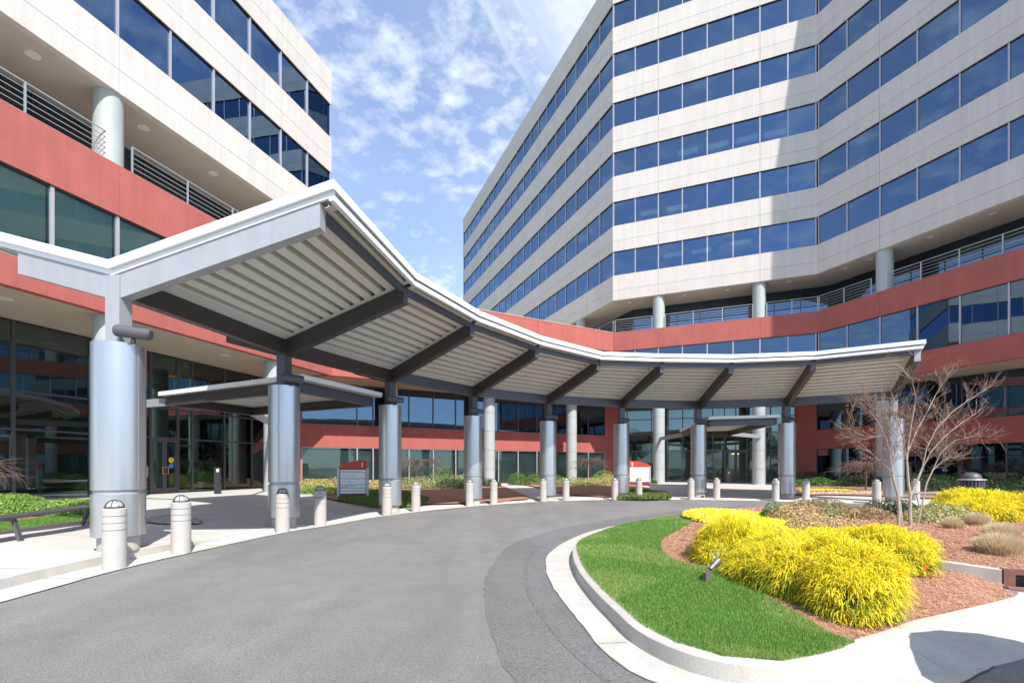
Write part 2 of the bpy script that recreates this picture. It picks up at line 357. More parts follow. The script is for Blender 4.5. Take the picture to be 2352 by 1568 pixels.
# pavement joints (narrow grooves filled dark): thin strips following the slabs
JNT=mat('joint_sealant',(.22,.21,.19),.95)
mj=MB()
for i in range(6,len(ED)-6,5):
    p,nr=ED[i],EN[i]
    prev=None
    for o in [0.02,.3,.58]+([.8] if ED[i].y<9 else [.62])+[1.2,2,3,4,5,6,7,8]:
        q=p+nr*o; cur=(q.x,q.y,(.016 if o<=.6 else Gd(o,p.x,p.y)+.004))
        if prev and not(.58<=pe<=.62 and ED[i].y<9.5):
            d=(ED[i+1]-ED[i-1]).normalized()*.006
            mj.add([(prev[0]-d.x,prev[1]-d.y,prev[2]),(prev[0]+d.x,prev[1]+d.y,prev[2]),(cur[0]+d.x,cur[1]+d.y,cur[2]),(cur[0]-d.x,cur[1]-d.y,cur[2])],[(0,1,2,3)])
        prev=cur;pe=o
mj.build('paving_joints',JNT,pav,kind='stuff')
# ---- island
IIN=[(1.18,8.03),(1.11,6.79),(1.15,5.68),(1.22,4.92),(1.28,4.39),(1.42,4.02),(1.66,3.76),(2.02,3.68),(2.38,3.80),(2.79,4.04),(3.31,4.31),(3.75,4.57),(4.35,4.84),(5.25,5.25),(5.75,5.52),(6.1,5.90),(6.50,6.38),(7.2,6.2),(7.9,5.98),(8.7,5.95),(9.8,6.5),(13,8.6),(16,12),(16.3,15),(15,17),(12,17.5),(9.5,17.3),(7,16.2),(5.06,14.35),(3.05,12.34),(1.78,10.2),(1.375,9.09)]
II=resample(IIN,.15,True); IN=normals(II,True)
area=sum(II[i].x*II[(i+1)%len(II)].y-II[(i+1)%len(II)].x*II[i].y for i in range(len(II)))
if area>0: IN=[-n for n in IN]
cen=Vector((6.5,10.0))
def inpoly(x,y,P):
    c=False;n=len(P)
    for i in range(n):
        a,b=P[i],P[(i+1)%n]
        if (a[1]>y)!=(b[1]>y) and x<(b[0]-a[0])*(y-a[1])/(b[1]-a[1])+a[0]: c=not c
    return c
IPX=np.array([[p.x,p.y] for p in II])
def np_inpoly(X,Y,P):
    P=np.asarray(P); c=np.zeros(len(X),bool); n=len(P)
    for i in range(n):
        a=P[i];b=P[(i+1)%n]
        if a[1]==b[1]: continue
        c^=((a[1]>Y)!=(b[1]>Y))&(X<(b[0]-a[0])*(Y-a[1])/(b[1]-a[1])+a[0])
    return c
def np_dist(X,Y,P,closed=True):
    P=np.asarray(P); best=np.full(len(X),1e9); n=len(P)
    for i in range(n if closed else n-1):
        a=P[i];b=P[(i+1)%n];d=b-a;t=np.clip(((X-a[0])*d[0]+(Y-a[1])*d[1])/max(1e-9,d@d),0,1)
        best=np.minimum(best,np.hypot(X-a[0]-d[0]*t,Y-a[1]-d[1]*t))
    return best
def isl_z(X,Y):
    X=np.atleast_1d(np.asarray(X,float));Y=np.atleast_1d(np.asarray(Y,float))
    d=np_dist(X,Y,IPX); t=np.clip(d/3.0,0,1); h=.135+.16*t*t*(3-2*t); w=np.clip((X-5.0)/.7,0,1)*np.clip((7.25-Y)/.35,0,1)*np.clip(((6.42-Y)*-.78+(X-6.5)*-.73+.0)/-.25+1.4,0,1)*((Y-6.42)*.73+(X-6.5)*.68<.05); return h*(1-.68*w)
LAWN=[(1.24,9.09),(1.10,8.03),(1.03,6.79),(1.07,5.68),(1.14,4.92),(1.20,4.39),(1.35,4.0),(1.62,3.70),(2.02,3.61),(2.38,3.74),(2.84,4.0),at(1901,1438.7,.2),at(1851,1410,.2),at(1754.7,1365,.2),at(1694.7,1332,.2),at(1620,1310,.2),at(1568,1297,.2),at(1534,1282,.2),at(1517,1255,.2),at(1528,1235,.2),at(1568,1215,.2),at(1586,1203,.2),at(1600,1182,.2),(5.2,14.5),(3.05,12.42),(1.7,10.2)]
LW=[(p.x,p.y) for p in resample(LAWN,.25,True)]
# terrain grid of the island
xs=np.arange(.8,17.0,.16); ys=np.arange(3.3,18,.16)
def grid_surface(name,P,zf,mt,lift,step=.16,kind='structure',parent=None,box=None):
    P=np.asarray(P); x0,y0=P.min(0)-.2; x1,y1=P.max(0)+.2
    xs=np.arange(x0,x1,step); ys=np.arange(y0,y1,step); XX,YY=np.meshgrid(xs,ys); X=XX.ravel();Y=YY.ravel()
    ins=np_inpoly(X,Y,P)|(np_dist(X,Y,P)<step*.55)
    # pull outside nodes to the outline
    Xc,Yc=X.copy(),Y.copy(); out=~np_inpoly(X,Y,P)
    n=len(P); best=np.full(len(X),1e9)
    for i in range(n):
        a=P[i];b=P[(i+1)%n];d=b-a;t=np.clip(((X-a[0])*d[0]+(Y-a[1])*d[1])/max(1e-9,d@d),0,1)
        qx=a[0]+d[0]*t;qy=a[1]+d[1]*t;dd=np.hypot(X-qx,Y-qy);m_=(dd<best)&out
        best[m_]=dd[m_];Xc[m_]=qx[m_];Yc[m_]=qy[m_]
    keep=(~out)|(best<step*1.5)
    Z=zf(Xc,Yc)+lift; w=len(xs); Fs=[]
    kk=keep.reshape(XX.shape); oo=(~out).reshape(XX.shape)
    for j in range(len(ys)-1):
        for i in range(w-1):
            q=(j*w+i,j*w+i+1,(j+1)*w+i+1,(j+1)*w+i)
            if kk[j,i]and kk[j,i+1]and kk[j+1,i+1]and kk[j+1,i] and (oo[j,i]or oo[j,i+1]or oo[j+1,i+1]or oo[j+1,i]): Fs.append(q)
    return npmesh(name,np.stack([Xc,Yc,Z],1),Fs,mt,parent,kind=kind)
grid_surface('island_bed',IPX,isl_z,MULCH,0)
GRS=mat('lawn_soil',(.12,.20,.05),.95,var=.3,vscale=5,bump=.4,bscale=60)
grid_surface('lawn_base',LW,isl_z,GRS,.012)
# kerb stones round the island, wide and sloping at the front right
ik=empty('island_kerb',(1.1,6,0),kind='structure')
def kprof(p):
    # widening towards the catch basin
    f=smooth01((p.x-1.9)/2.0) if p.y<8 else 0
    return .15+.10*f,.02+.42*f
N=len(II); seg=18; i=0
while i<N:
    j=min(i+seg,N); vs=[];fs=[];cnt=0
    for a in range(i,j+1):
        p=II[a%N];nr=IN[a%N]; w,r=kprof(p); q0=p
        if a==i: q0=p+(II[(a+1)%N]-p).normalized()*.004
        if a==j: q0=p-(p-II[(a-1)%N]).normalized()*.004
        for o,z in((-.0,.0),(-.0,.135),(.02,.15),(w,.15),(w+.02,.138),(w+.02+r,.01),(w+.02+r,-.02)):
            q=q0+nr*o; vs.append((q.x,q.y,z))
        cnt+=1
    for a in range(cnt-1):
        for b in range(6): fs.append((a*7+b,(a+1)*7+b,(a+1)*7+b+1,a*7+b+1))
    fs.append(tuple(reversed(range(7)))); fs.append(tuple((cnt-1)*7+b for b in range(7)))
    pm=II[(i+j)//2%N]
    if not(6.35<pm.x<8.0 and pm.y<7): mm=MB(); mm.add(vs,fs); mm.build('kerb_stone',CONC2,ik,smooth=True)
    i=j
# gutter pan
GUT=[(9,17.9),(6.6,16.7),(4.41,15.09),(3.0,13.4),(1.95,11.97),(1.35,10.8),(.957,9.84),(.637,8.73),(.542,7.82),(.52,6.82),(.581,5.98),(.664,5.22),(.758,4.4),(.857,3.945),(1.01,3.64),(1.3,3.33),(1.8,3.1),(2.4,3.1),(3.35,3.58),(4.44,4.2),(5.6,4.75),(7.5,5.2),(10.5,5.6),(14,7.6)]
GU=resample(GUT,.14); mm=MB(); vs=[];fs=[]
for p in GU:
    # nearest point of island outline
    k=min(range(N),key=lambda a:(II[a]-p).length_squared); q=II[k]+IN[k]*.1
    vs+=[(p.x,p.y,.008),((p.x+q.x)/2,(p.y+q.y)/2,.009),(q.x,q.y,.010)]
for a in range(len(GU)-1):
    for b in range(2): fs.append((a*3+b,(a+1)*3+b,(a+1)*3+b+1,a*3+b+1))
mm.add(vs,fs); mm.build('gutter_pan',CONC2,ik)
# thin joints and cracks on gutter and apron
CR=mat('crack_dark',(.12,.11,.10),.95); mc=MB()
def crack(pts,w=.006,z=.013):
    for a,b in zip(pts[:-1],pts[1:]):
        a=Vector(a);b=Vector(b);d=(b-a).normalized();s=Vector((-d.y,d.x))*w/2; za=a.z if len(a)>2 else z; zb=b.z if len(b)>2 else z
        mc.add([(a.x-s.x,a.y-s.y,za),(a.x+s.x,a.y+s.y,za),(b.x+s.x,b.y+s.y,zb),(b.x-s.x,b.y-s.y,zb)],[(0,1,2,3)])
crack([at(1284,1309),at(1318,1309)]); crack([at(1375,1479),at(1440,1477)])
crack([at(2105,1475),at(2120,1492),at(2140,1502),at(2180,1515),at(2255,1540)],.009)
crack([at(1568,1538),at(1650,1552),at(1730,1565)],.007)
rj=random.Random(3)
gl=[(p.x+rj.uniform(-.008,.008),p.y+rj.uniform(-.008,.008)) for p in resample([(q.x,q.y) for q in GU],.12)]
for a_,b_ in zip(gl[:-1],gl[1:]): crack([a_,b_],rj.uniform(.006,.018),.0095)
el=[(p.x+rj.uniform(-.01,.0),p.y+rj.uniform(-.01,.01)) for p in resample([(q.x,q.y) for q in ED[8:-8]],.15)]
for a_,b_ in zip(el[:-1],el[1:]): crack([a_,b_],rj.uniform(.006,.02),.0135)
mc.build('crack',CR,ik,kind='stuff')
# newer strip of asphalt along the gutter
ST=[(9.6,20.2),(6,17.4),(3.86,15.6),(2.3,13.9),(1.22,12.4),(.5,11.2),(-.02,9.9),(-.25,8.6),(-.38,7.2),(-.36,6.2),(-.3,5.4),(-.15,4.36),(.02,3.58),(.3,2.8),(.8,2.2),(1.6,1.8)]
SA=resample(ST,.15); vs=[];fs=[];mm=MB()
rs=random.Random(8)
for t,p in enumerate(SA):
    p=p+Vector((rs.uniform(-.02,.02),rs.uniform(-.02,.02)))
    k=min(range(len(GU)),key=lambda a:(GU[a]-p).length_squared); q=GU[k]; vs+=[(p.x,p.y,.004),(q.x,q.y,.004)]
for a in range(len(SA)-1): fs.append((a*2,(a+1)*2,(a+1)*2+1,a*2+1))
mm.add(vs,fs); mm.build('asphalt_strip',ASP2,kind='structure')
# faint old tyre mark on the strip
TY=asphalt('tyre_mark',(.122,.116,.116)); mm=MB(); vs=[];fs=[]
TL=resample([(2.2,12.0),(1.2,10.9),(.55,9.6),(.28,8.4),(.2,7.2),(.22,6.2),(.33,5.2),(.5,4.3),(.72,3.6)],.25); TN=normals(TL)
for p,nr in zip(TL,TN):
    vs+=[(p.x-nr.x*.035,p.y-nr.y*.035,.0075),(p.x+nr.x*.035,p.y+nr.y*.035,.0075)]
for a in range(len(TL)-1): fs.append((a*2,(a+1)*2,(a+1)*2+1,a*2+1))
mm.add(vs,fs); mm.build('tyre_mark',TY,kind='structure')
# catch basin on the right: concrete throat wall and rusty cast hood
cb=empty('catch_basin',(6.6,6.3,0),'brown cast iron kerb inlet with dark opening set in the concrete kerb','storm drain')
m=MB(); a=Vector((5.72,7.15)); b=Vector((6.50,6.42)); 
m.vbeam((a.x,a.y,.30),(b.x,b.y,.24),.16,.32,.26); m.build('throat_wall',CONC2,cb)
RUST=mat('rusty_cast_iron',(.17,.075,.055),.7,var=.2,vscale=8,bump=.3,bscale=60)
c=Vector((7.9,5.95)); 
m=MB(); m.vbeam((b.x,b.y,.25),(c.x,c.y,.25),.10,.065); m.build('hood',RUST,cb)
m=MB(); d=(c-b).normalized(); e=b+d*.12
m.vbeam((b.x,b.y,.184),(e.x,e.y,.184),.10,.18); m.build('hood_end',RUST,cb)
m=MB(); nb=Vector((-d.y,d.x))*.12
m.vbeam((e.x+nb.x,e.y+nb.y,.184),(c.x+nb.x,c.y+nb.y,.184),.05,.2); m.build('opening',BLK,cb)
GR2=mat('galvanised_grate',(.25,.13,.10),.6); m=MB(); m.vbeam((b.x-nb.x*.9,b.y-nb.y*.9,.035),(c.x-nb.x*.9,c.y-nb.y*.9,.035),.08,.03); m.build('sill',GR2,cb)
# ------------------------------------------------------------------ buildings
LA=(-10.68,28.6); uL=Vector((.290,.957)).normalized(); BAY=1.96
LB=(LA[0]-uL.x*BAY*13,LA[1]-uL.y*BAY*13); bk=Vector((-uL.y,uL.x))*18
LFOOT=[LA,LB,(LB[0]+bk.x,LB[1]+bk.y),(LA[0]+bk.x,LA[1]+bk.y)]
T0=(-7.87,77.8);T1=(8.14,39.07);T2=(21.2,33.6);T3=(27.26,18.8);T4=(45.8,26.4);T5=(10.6,85.4)
TFOOT=[T0,T1,T2,T3,T4,T5]
ROWZ=[17+4*k for k in range(6)]
def prism(name,mt,par,poly,z0,z1,**kw): m=MB(); m.prism(poly,z0,z1); return m.build(name,mt,par,**kw)
def jsplit(L,joints):
    js=[0]+[j for j in joints if 0<j<L-.1]+[L]; return list(zip(js[:-1],js[1:]))
def spandrel(fc,par,joints,z0,z1,split,mt=PRE,mt2=PRE2,name='precast_panel'):
    for a,b in jsplit(fc.L,joints):
        a2=a+(.008 if a>0 else 0); b2=b-(.008 if b<fc.L else 0)
        if split: 
            fc.bx(name,mt2,par,a2,b2,z0,split-.007,-.30,-.004); fc.bx(name,mt,par,a2,b2,split+.007,z1,-.30,0)
        else: fc.bx(name,mt,par,a2,b2,z0,z1,-.30,0)
def winrow(fc,par,n,z0,z1,gl=GLU,fr=FRML,w=.07,blinds=0,dep=.12,capz=True,ts=None,jit=0):
    bw=fc.L/n
    for i in range(n):
        a,b=i*bw,(i+1)*bw; o=fc.bx('window_pane',gl,par,a+w/2+.003,b-w/2-.003,z0+.03,z1-.03,-dep-.02,-dep); o.rotation_euler[2]+=random.gauss(0,.0035); o.rotation_euler[0]+=random.gauss(0,.003)
        if random.random()<blinds:
            h=random.choice([.25,.45,.6,1.]) if blinds<.9 else random.choice([1.,1.,.93,1.]); fc.bx('window_blind',BLIND,par,a+.08,b-.08,z1-.05-(z1-z0-.1)*h,z1-.05,-dep-.14,-dep-.12)
    for i in range(n+1):
        c=i*bw; a,b=max(0.03,c-w/2),min(fc.L-.03,c+w/2)
        if i==0: a,b=.03,.03+w
        if i==n: a,b=fc.L-.03-w,fc.L-.03
        fc.bx('mullion',fr,par,a,b,z0+.02,z1-.02,-dep-.05,-dep+.07)
    fc.bx('window_sill',FRM,par,.03,fc.L-.03,z0,z0+.03,-dep-.06,-.03); fc.bx('window_head',DARKF,par,.03,fc.L-.03,z1-.035,z1,-dep-.06,-.05)
def disc(par,x,y,z,r=.16): m=MB(); m.lathe((x,y,z-.02),[(r,0),(r,.02)],18); return m.build('downlight',DLT,par)
def column(par,x,y,z0,z1,r=.45,mt=COLM,rings=True):
    m=MB(); zs=[z0,z0+.1]
    prof=[(r+.015,0),(r+.015,.12),(r,.13)]
    if rings:
        z=z0+1.25
        while z<z1-.6: prof+=[(r,z-z0-.012),(r-.02,z-z0-.01),(r-.02,z-z0+.01),(r,z-z0+.012)]; z+=1.35
    prof+=[(r,z1-z0)]
    m.lathe((x,y,z0),prof,32); return m.build('column',mt,par,smooth=True)
# ---- tower
tw=empty('office_tower',(8.14,39.07,.3),'tall beige office tower with horizontal bands of blue glass and red lower storeys','office building')
prism('soffit_slab',SOF,tw,offset(TFOOT,.30),15.01,17.0)
for k in range(5): prism('floor_slab',INC,tw,offset(TFOOT,.30),18.95+4*k,21+4*k)
prism('roof_slab',PRE,tw,offset(TFOOT,.30),38.95,41.2)
prism('core_wall',INW,tw,offset(TFOOT,6.5),7.2,38.95)
prism('terrace_slab',SOF,tw,offset(TFOOT,.30),10.95,12.2)
prism('lower_soffit_slab',SOF,tw,offset(TFOOT,.30),7.01,8.2)
prism('ground_core',INW,tw,offset(TFOOT,11.0),.0,7.2)
FL=Fac(T1,T0);FCc=Fac(T1,T2);FR=Fac(T2,T3); FB=[Fac(T3,T4),Fac(T4,T5),Fac(T5,T0)]
for f in FB:
    f.n=-f.n if f.n.dot(f.p(f.L/2)-Vector((14,55)))<0 else f.n
for fc,n,js,bl in((FL,21,[2*2+8*i for i in range(6)],.12),(FCc,8,[3.54,10.62],.22),(FR,8,[4,12],.1)):
    for k in range(6):
        z=17+4*k; winrow(fc,tw,n,z,18.95+4*k,blinds=bl)
        zt=20.95+4*k if k<5 else 41.4
        spandrel(fc,tw,js,18.95+4*k,z+4 if k<5 else 41.4,19.8+4*k)
    spandrel(fc,tw,js,15.0,17.0,15.82)
    for f_,nm in((fc,'x'),):
        for a,b in jsplit(fc.L,js): fc.bx('red_band',RED,tw,a+(.006 if a else 0),b-(.006 if b<fc.L else 0),10.9,12.4,-.30,0)
    winrow(fc,tw,n,8.23,10.9,gl=GLL)
    for a,b in jsplit(fc.L,js): fc.bx('red_band',RED,tw,a+(.006 if a else 0),b-(.006 if b<fc.L else 0),7.0,8.23,-.30,0)
for f in FB:
    if f is FB[1]: continue
    for k in range(6):
        f.bx('precast_panel',PRE,tw,.0,f.L,18.95+4*k,21+4*k if k<5 else 41.4,-.28,0); f.bx('window_pane',GLU,tw,.05,f.L-.05,17+4*k,18.95+4*k,-.14,-.12)
    f.bx('precast_panel',PRE,tw,0,f.L,15.0,17,-.28,0); f.bx('red_band',RED,tw,0,f.L,7,12.4,-.28,0)
# recessed glass wall behind the terrace
TIN=offset(TFOOT,2.9)
for a,b,n in((TIN[1],TIN[0],21),(TIN[1],TIN[2],8),(TIN[2],TIN[3],8)):
    f=Fac(a,b); bw=f.L/n
    for i in range(n):
        f.bx('terrace_window',GLU if random.random()<.8 else GLL,tw,i*bw+.03,(i+1)*bw-.03,12.25,13.55,-.02,0)
        f.bx('terrace_window',GLL,tw,i*bw+.03,(i+1)*bw-.03,13.61,14.98,-.02,0)
    for i in range(n+1): f.bx('mullion',DARKF,tw,max(0,i*bw-.03),min(f.L,i*bw+.03),12.2,15.0,-.06,.03)
    f.bx('transom',DARKF,tw,0.03,f.L-.03,13.55,13.61,-.05,.02)
for x,y in((11.6,38.2),(18.14,35.5),(23.2,30.1),(6.35,44.3),(26.1,22.9)):
    column(tw,x,y,12.2,15.01,rings=False)
for x,y in((11.6,38.2),(18.14,35.5),(23.2,30.1),(26.1,22.9)): column(tw,x,y,.2,7.01)
for t in(1.2,5.4,8.5,12.6):
    p=FCc.p(t,-.95); disc(tw,p.x,p.y,15.01)
for t in(1.3,2.9,6.2,9,12):
    p=FR.p(t,-.95); disc(tw,p.x,p.y,15.01)
# lit ceiling troffers seen through the glass (position on the ceiling plane behind the facade)
def troffer(xd,yd,zc,ang,l=1.5,w=.75):
    Z=F*(zc-EYE)/(YH-yd); x=(xd-CX)/F*Z
    m=MB()
    for i in range(6):
        for j in range(3):
            o=Matrix.Rotation(ang,2)@Vector(((i-2.5)*l/6,(j-1)*w/3)); m.box((x+o.x,Z+o.y,zc-.04),(l/6*.44,w/3*.42,.01),ang)
    return m.build('ceiling_light',CEIL,tw)
for (xd,yd,k) in((1465,372,3),(1963,85,4),(2012,26,5),(2220,48,3),(2275,30,5),(2172,252,2),(2335,165,3),(2162,397,1),(1580,348,2),(1650,332,2),(1716,318,2),(1780,305,2),(1492,488,1),(1555,476,1),(1393,415,2),(1612,575,0),(1700,556,0),(1318,672,0),(1394,622,0),(1545,585,0)):
    zc=18.95+4*k
    troffer(xd,yd,zc,FCc.rz if xd<1877 else FR.rz)
# window lamps, notes
SM=emis('small_lamp',(1,.85,.55),5.)
# ---- left building
lb=empty('low_office_block',(LA[0],LA[1],.3),'beige four storey office block with a red band, balcony level and glazed ground floor','office building')
prism('soffit_slab',SOF,lb,offset(LFOOT,.30),15.01,17.0)
prism('floor_slab',INC,lb,offset(LFOOT,.30),18.95,21.0)
prism('roof_slab',PRE,lb,offset(LFOOT,.30),22.95,24.7)
prism('terrace_slab',SOF,lb,offset(LFOOT,.30),10.7,12.2)
prism('lower_soffit_slab',SOF,lb,offset(LFOOT,.30),7.01,8.2)
prism('core_wall',INW,lb,offset(LFOOT,6.6),7.2,22.95)
F1=Fac(LA,LB); js=[2*BAY,6*BAY,10*BAY]
for z in(17.0,21.0): winrow(F1,lb,13,z,z+1.97,blinds=.1)
spandrel(F1,lb,js,15.0,17.0,15.82); spandrel(F1,lb,js,18.97,21.0,19.8); spandrel(F1,lb,js,22.97,24.94,23.8)
for a,b in jsplit(F1.L,js):
    F1.bx('red_band',RED,lb,a+(.006 if a else 0),b-(.006 if b<F1.L else 0),10.6,12.4,-.30,0); F1.bx('red_band',RED,lb,a+(.006 if a else 0),b-(.006 if b<F1.L else 0),7.0,8.2,-.30,0)
winrow(F1,lb,13,8.2,10.6,gl=GLC,fr=FRML,w=.1,blinds=1)
FE=Fac(LA,LFOOT[3]); FE.n=uL.copy()
for z0,z1 in((15,17),(18.97,21),(22.97,24.94),(10.6,12.4),(7.0,8.2)): FE.bx('precast_panel' if z0>13 else 'red_band',PRE if z0>13 else RED,lb,.30,FE.L,z0,z1,-.28,0)
for z0,z1 in((17,18.97),(21,22.97),(8.2,10.6)): FE.bx('window_pane',GLU,lb,.05,FE.L,z0,z1,-.14,-.12)
LIN=offset(LFOOT,2.9); f=Fac(LIN[0],LIN[1]); bw=BAY
for i in range(12):
    f.bx('terrace_window',GLL,lb,i*bw+.03,(i+1)*bw-.03,12.25,14.98,-.02,0); f.bx('mullion',DARKF,lb,i*bw-.03,i*bw+.03,12.2,15.0,-.06,.03)
inL=Vector((-uL.y,uL.x))
for t in(2,6,10):
    p=F1.p(t*BAY)+inL*.55; column(lb,p.x,p.y,12.2,15.01,rings=False); column(lb,p.x,p.y,.2,7.01)
for t in(1.2,3.6,5.2,7.0,9):
    p=F1.p(t*BAY)+inL*1.0; disc(lb,p.x,p.y,15.01,.2); 
for t in(1.2,3.0,5.0,7.2):
    p=F1.p(t*BAY)+inL*1.6; disc(lb,p.x,p.y,7.01,.2)
# ground floor curtain wall of the left building
K0=Vector((-21.7,5.9))
K1=Vector((-15.07,29.6)); K2=Vector((9.46,43.2)); K3=Vector((22.6,38.6)); K4=Vector((31.8,16.3))
gz=.31
def gpos(fc,xd):
    "distance along a facade at which it meets the ray through image column xd"
    u=(xd-CX)/F; A=fc.A; return (u*A.y-A.x)/(fc.u.x-u*fc.u.y)
fg=Fac(K1,K0)
ts=sorted([gpos(fg,x) for x in(128,441,515,578)]+[gpos(fg,333)])+[]
ts=[0,gpos(fg,578),gpos(fg,515),gpos(fg,441),gpos(fg,408),gpos(fg,345)]
t=ts[-1]
while t<fg.L-2.4: t+=2.55; ts.append(t)
ts[-1]=fg.L
for i,(a,b) in enumerate(zip(ts[:-1],ts[1:])):
    door=(i==4)
    for z0,z1 in((gz+.08,2.95),(3.02,4.38),(4.45,6.93)):
        if door and z0<1: continue
        fg.bx('window_pane',GLG,lb,a+.05,b-.05,z0,z1,-.02,0)
for t in ts: fg.bx('mullion',FRM,lb,max(0,t-.05),min(fg.L,t+.05),gz,7.0,-.14,.05)
for z in(2.95,4.38): fg.bx('transom',FRM,lb,.02,fg.L-.02,z,z+.07,-.06,.045)
fg.bx('window_sill',FRM,lb,0.02,fg.L-.02,gz-.1,gz+.08,-.05,.045); fg.bx('window_head',DARKF,lb,.02,fg.L-.02,6.93,7.0,-.05,.045)
# entrance doors
BRS=mat('brass',(.75,.52,.12),.3,metal=.8)
a,b=ts[4],ts[5]; mid=(a+b)/2
dr=lb
for s0,s1,hs in((a+.05,mid,1),(mid,b-.05,-1)):
    m=MB()
    for x0,x1,z0,z1 in((s0,s0+.1,gz,2.95),(s1-.1,s1,gz,2.95),(s0+.1,s1-.1,gz,gz+.28),(s0+.1,s1-.1,2.8,2.95)): fg.mb(m,x0,x1,z0,z1,-.03,.03)
    dr=m.build('door',FRM,lb); ORG[dr.name]=org(lb); m=MB(); fg.mb(m,s0+.1,s1-.1,gz+.28,2.8,-.01,.01); m.build('door_pane',GLG,dr)
    m=MB(); s=1 if hs>0 else -1; q=s1-.06 if hs>0 else s0+.06
    c=fg.p(q,.03); c1=fg.p(q,.08); c2_=fg.p(q-s*.0,.08); m.tube([(c.x,c.y,gz+.95),(c1.x,c1.y,gz+.95)],.012); m.tube([(c1.x,c1.y,gz+1.28),(c.x,c.y,gz+1.28)],.012); m.build('handle_bracket',BRS,dr)
m=MB()
c0=fg.p(mid,.08)
for s in(-1,1):
    c=fg.p(mid+s*.14,.08); m.tube([(c.x,c.y,gz+.95),(c.x,c.y,gz+1.28)],.014)
for z in(.95,1.28):
    q0=fg.p(mid-.14,.08);q1=fg.p(mid+.14,.08); m.tube([(q0.x,q0.y,gz+z),(q1.x,q1.y,gz+z)],.014)
m.build('push_handle_loop',BRS,lb)
YEL=mat('yellow_decal',(.75,.55,.02),.5); BLU=mat('blue_decal',(.02,.25,.60),.5)
def sticker(fc,par,t,z,r,mt):
    m=MB(); n=20; vs=[]
    for i in range(n):
        p=fc.p(t+r*math.cos(2*math.pi*i/n),.014); vs.append((p.x,p.y,z+r*math.sin(2*math.pi*i/n)))
    m.add(vs,[tuple(range(n))]); m.build('door_sticker',mt,par)
tt=(a+mid)/2; sticker(fg,lb,tt,gz+1.62,.14,YEL); sticker(fg,lb,tt,gz+1.34,.13,BLU)
# interior back wall, floor, picture
fi=Fac(K1+inL*5,K0+inL*5); fi.bx('lobby_wall',INW,lb,0,fi.L,.0,7.0,-.1,0)
m=MB(); m.add([(K1.x,K1.y,.32),(K0.x,K0.y,.32),(K0.x+inL.x*5,K0.y+inL.y*5,.32),(K1.x+inL.x*5,K1.y+inL.y*5,.32)],[(0,1,2,3)]); m.build('lobby_floor',INF,lb)
PB=mat('picture_blue',(.01,.12,.42),.5);PG=mat('picture_green',(.03,.22,.06),.5);PY=mat('picture_yellow',(.55,.5,.06),.5)
fp=Fac(K1+inL*.5,K0+inL*.5); pc=empty('wall_picture',(*fp.p(gpos(fp,382)),1.9),'blue, green and yellow framed picture seen through the entrance door glass','picture')
ta,tb=sorted((gpos(fp,366),gpos(fp,401)))
fp.bx('frame',BLK,pc,ta-.05,tb+.05,1.62,3.02,-.06,-.01)
fp.bx('sea_band',PB,pc,ta,tb,1.98,2.72,-.01,.01); fp.bx('meadow_band',PG,pc,ta,tb,1.68,1.98,-.01,.01); fp.bx('sun_band',PY,pc,ta,tb,2.72,2.82,-.01,.01); fp.bx('top_band',PG,pc,ta,tb,2.82,2.96,-.01,.01)
# ---- link wing with red bands
wg=empty('link_wing',(-1,34,.3),'low red banded wing joining the two office buildings, with a recessed windowed wall','building')
FW=Fac(LA,T1); WF=[LA,T1,T0,(-22,60),(LFOOT[3][0],LFOOT[3][1])]
for a,b in jsplit(FW.L,[7.2,14.4]):
    FW.bx('red_band',RED,wg,a+.01,b-.01,10.9,12.4,-.30,0); FW.bx('red_band',RED,wg,a+.01,b-.01,7.0,8.23,-.30,0)
winrow(FW,wg,11,8.23,10.9,gl=GLL)
COP=mat('parapet_coping',(.62,.40,.34),.8); FW.bx('coping',COP,wg,.01,FW.L-.01,12.402,12.44,-.33,.03)
WI=offset(WF,.30)
prism('roof_slab',SOF,wg,[WI[0],WI[1],WI[2],WI[3],WI[4]],11.0,12.1)
prism('soffit_slab',SOF,wg,[WI[0],WI[1],WI[2],WI[3],WI[4]],7.03,8.19)
fw=Fac(K1,K2)
tl=gpos(fw,693); tr=gpos(fw,1390)
xs_=[693,784+110/3,784+220/3,784+468/3,784+635/3,784+790/3,784+1085/3,784+1220/3,784+1350/3,784+1480/3,784+1705/3,1390]
wt=[gpos(fw,x) for x in xs_]
fw.bx('red_wall',RED,wg,0,tl,0,7.02,-.25,0); fw.bx('red_wall',RED,wg,tr,fw.L,0,7.02,-.25,0)
fw.bx('red_wall',RED,wg,tl+.002,tr-.002,2.88,4.32,-.25,-.002)
for z0,z1,gl,bl in((gz,2.88,GLC,1),(4.32,7.02,GLL,0)):
    for a,b in zip(wt[:-1],wt[1:]):
        fw.bx('window_pane',gl,wg,a+.04,b-.04,z0+.06,z1-.05,-.12,-.10)
        if bl: fw.bx('window_blind',BLIND,wg,a+.05,b-.05,z0+.08,z1-.2,-.26,-.24)
    for t in wt: fw.bx('mullion',FRML if bl else FRM,wg,t-.035,t+.035,z0,z1,-.14,-.03)
    fw.bx('window_head',FRML if bl else FRM,wg,tl,tr,z1-.05,z1,-.14,-.03); fw.bx('window_sill',FRM,wg,tl,tr,z0,z0+.06,-.14,-.03)
fw.bx('back_wall',INW,wg,0,fw.L,0,7,-5.2,-5)
inW=Vector((-.486,.874))
for x,y in((-7.98,32.0),(-1.66,35.1),(4.75,38.6)): column(wg,x,y,.2,7.03,r=.42)
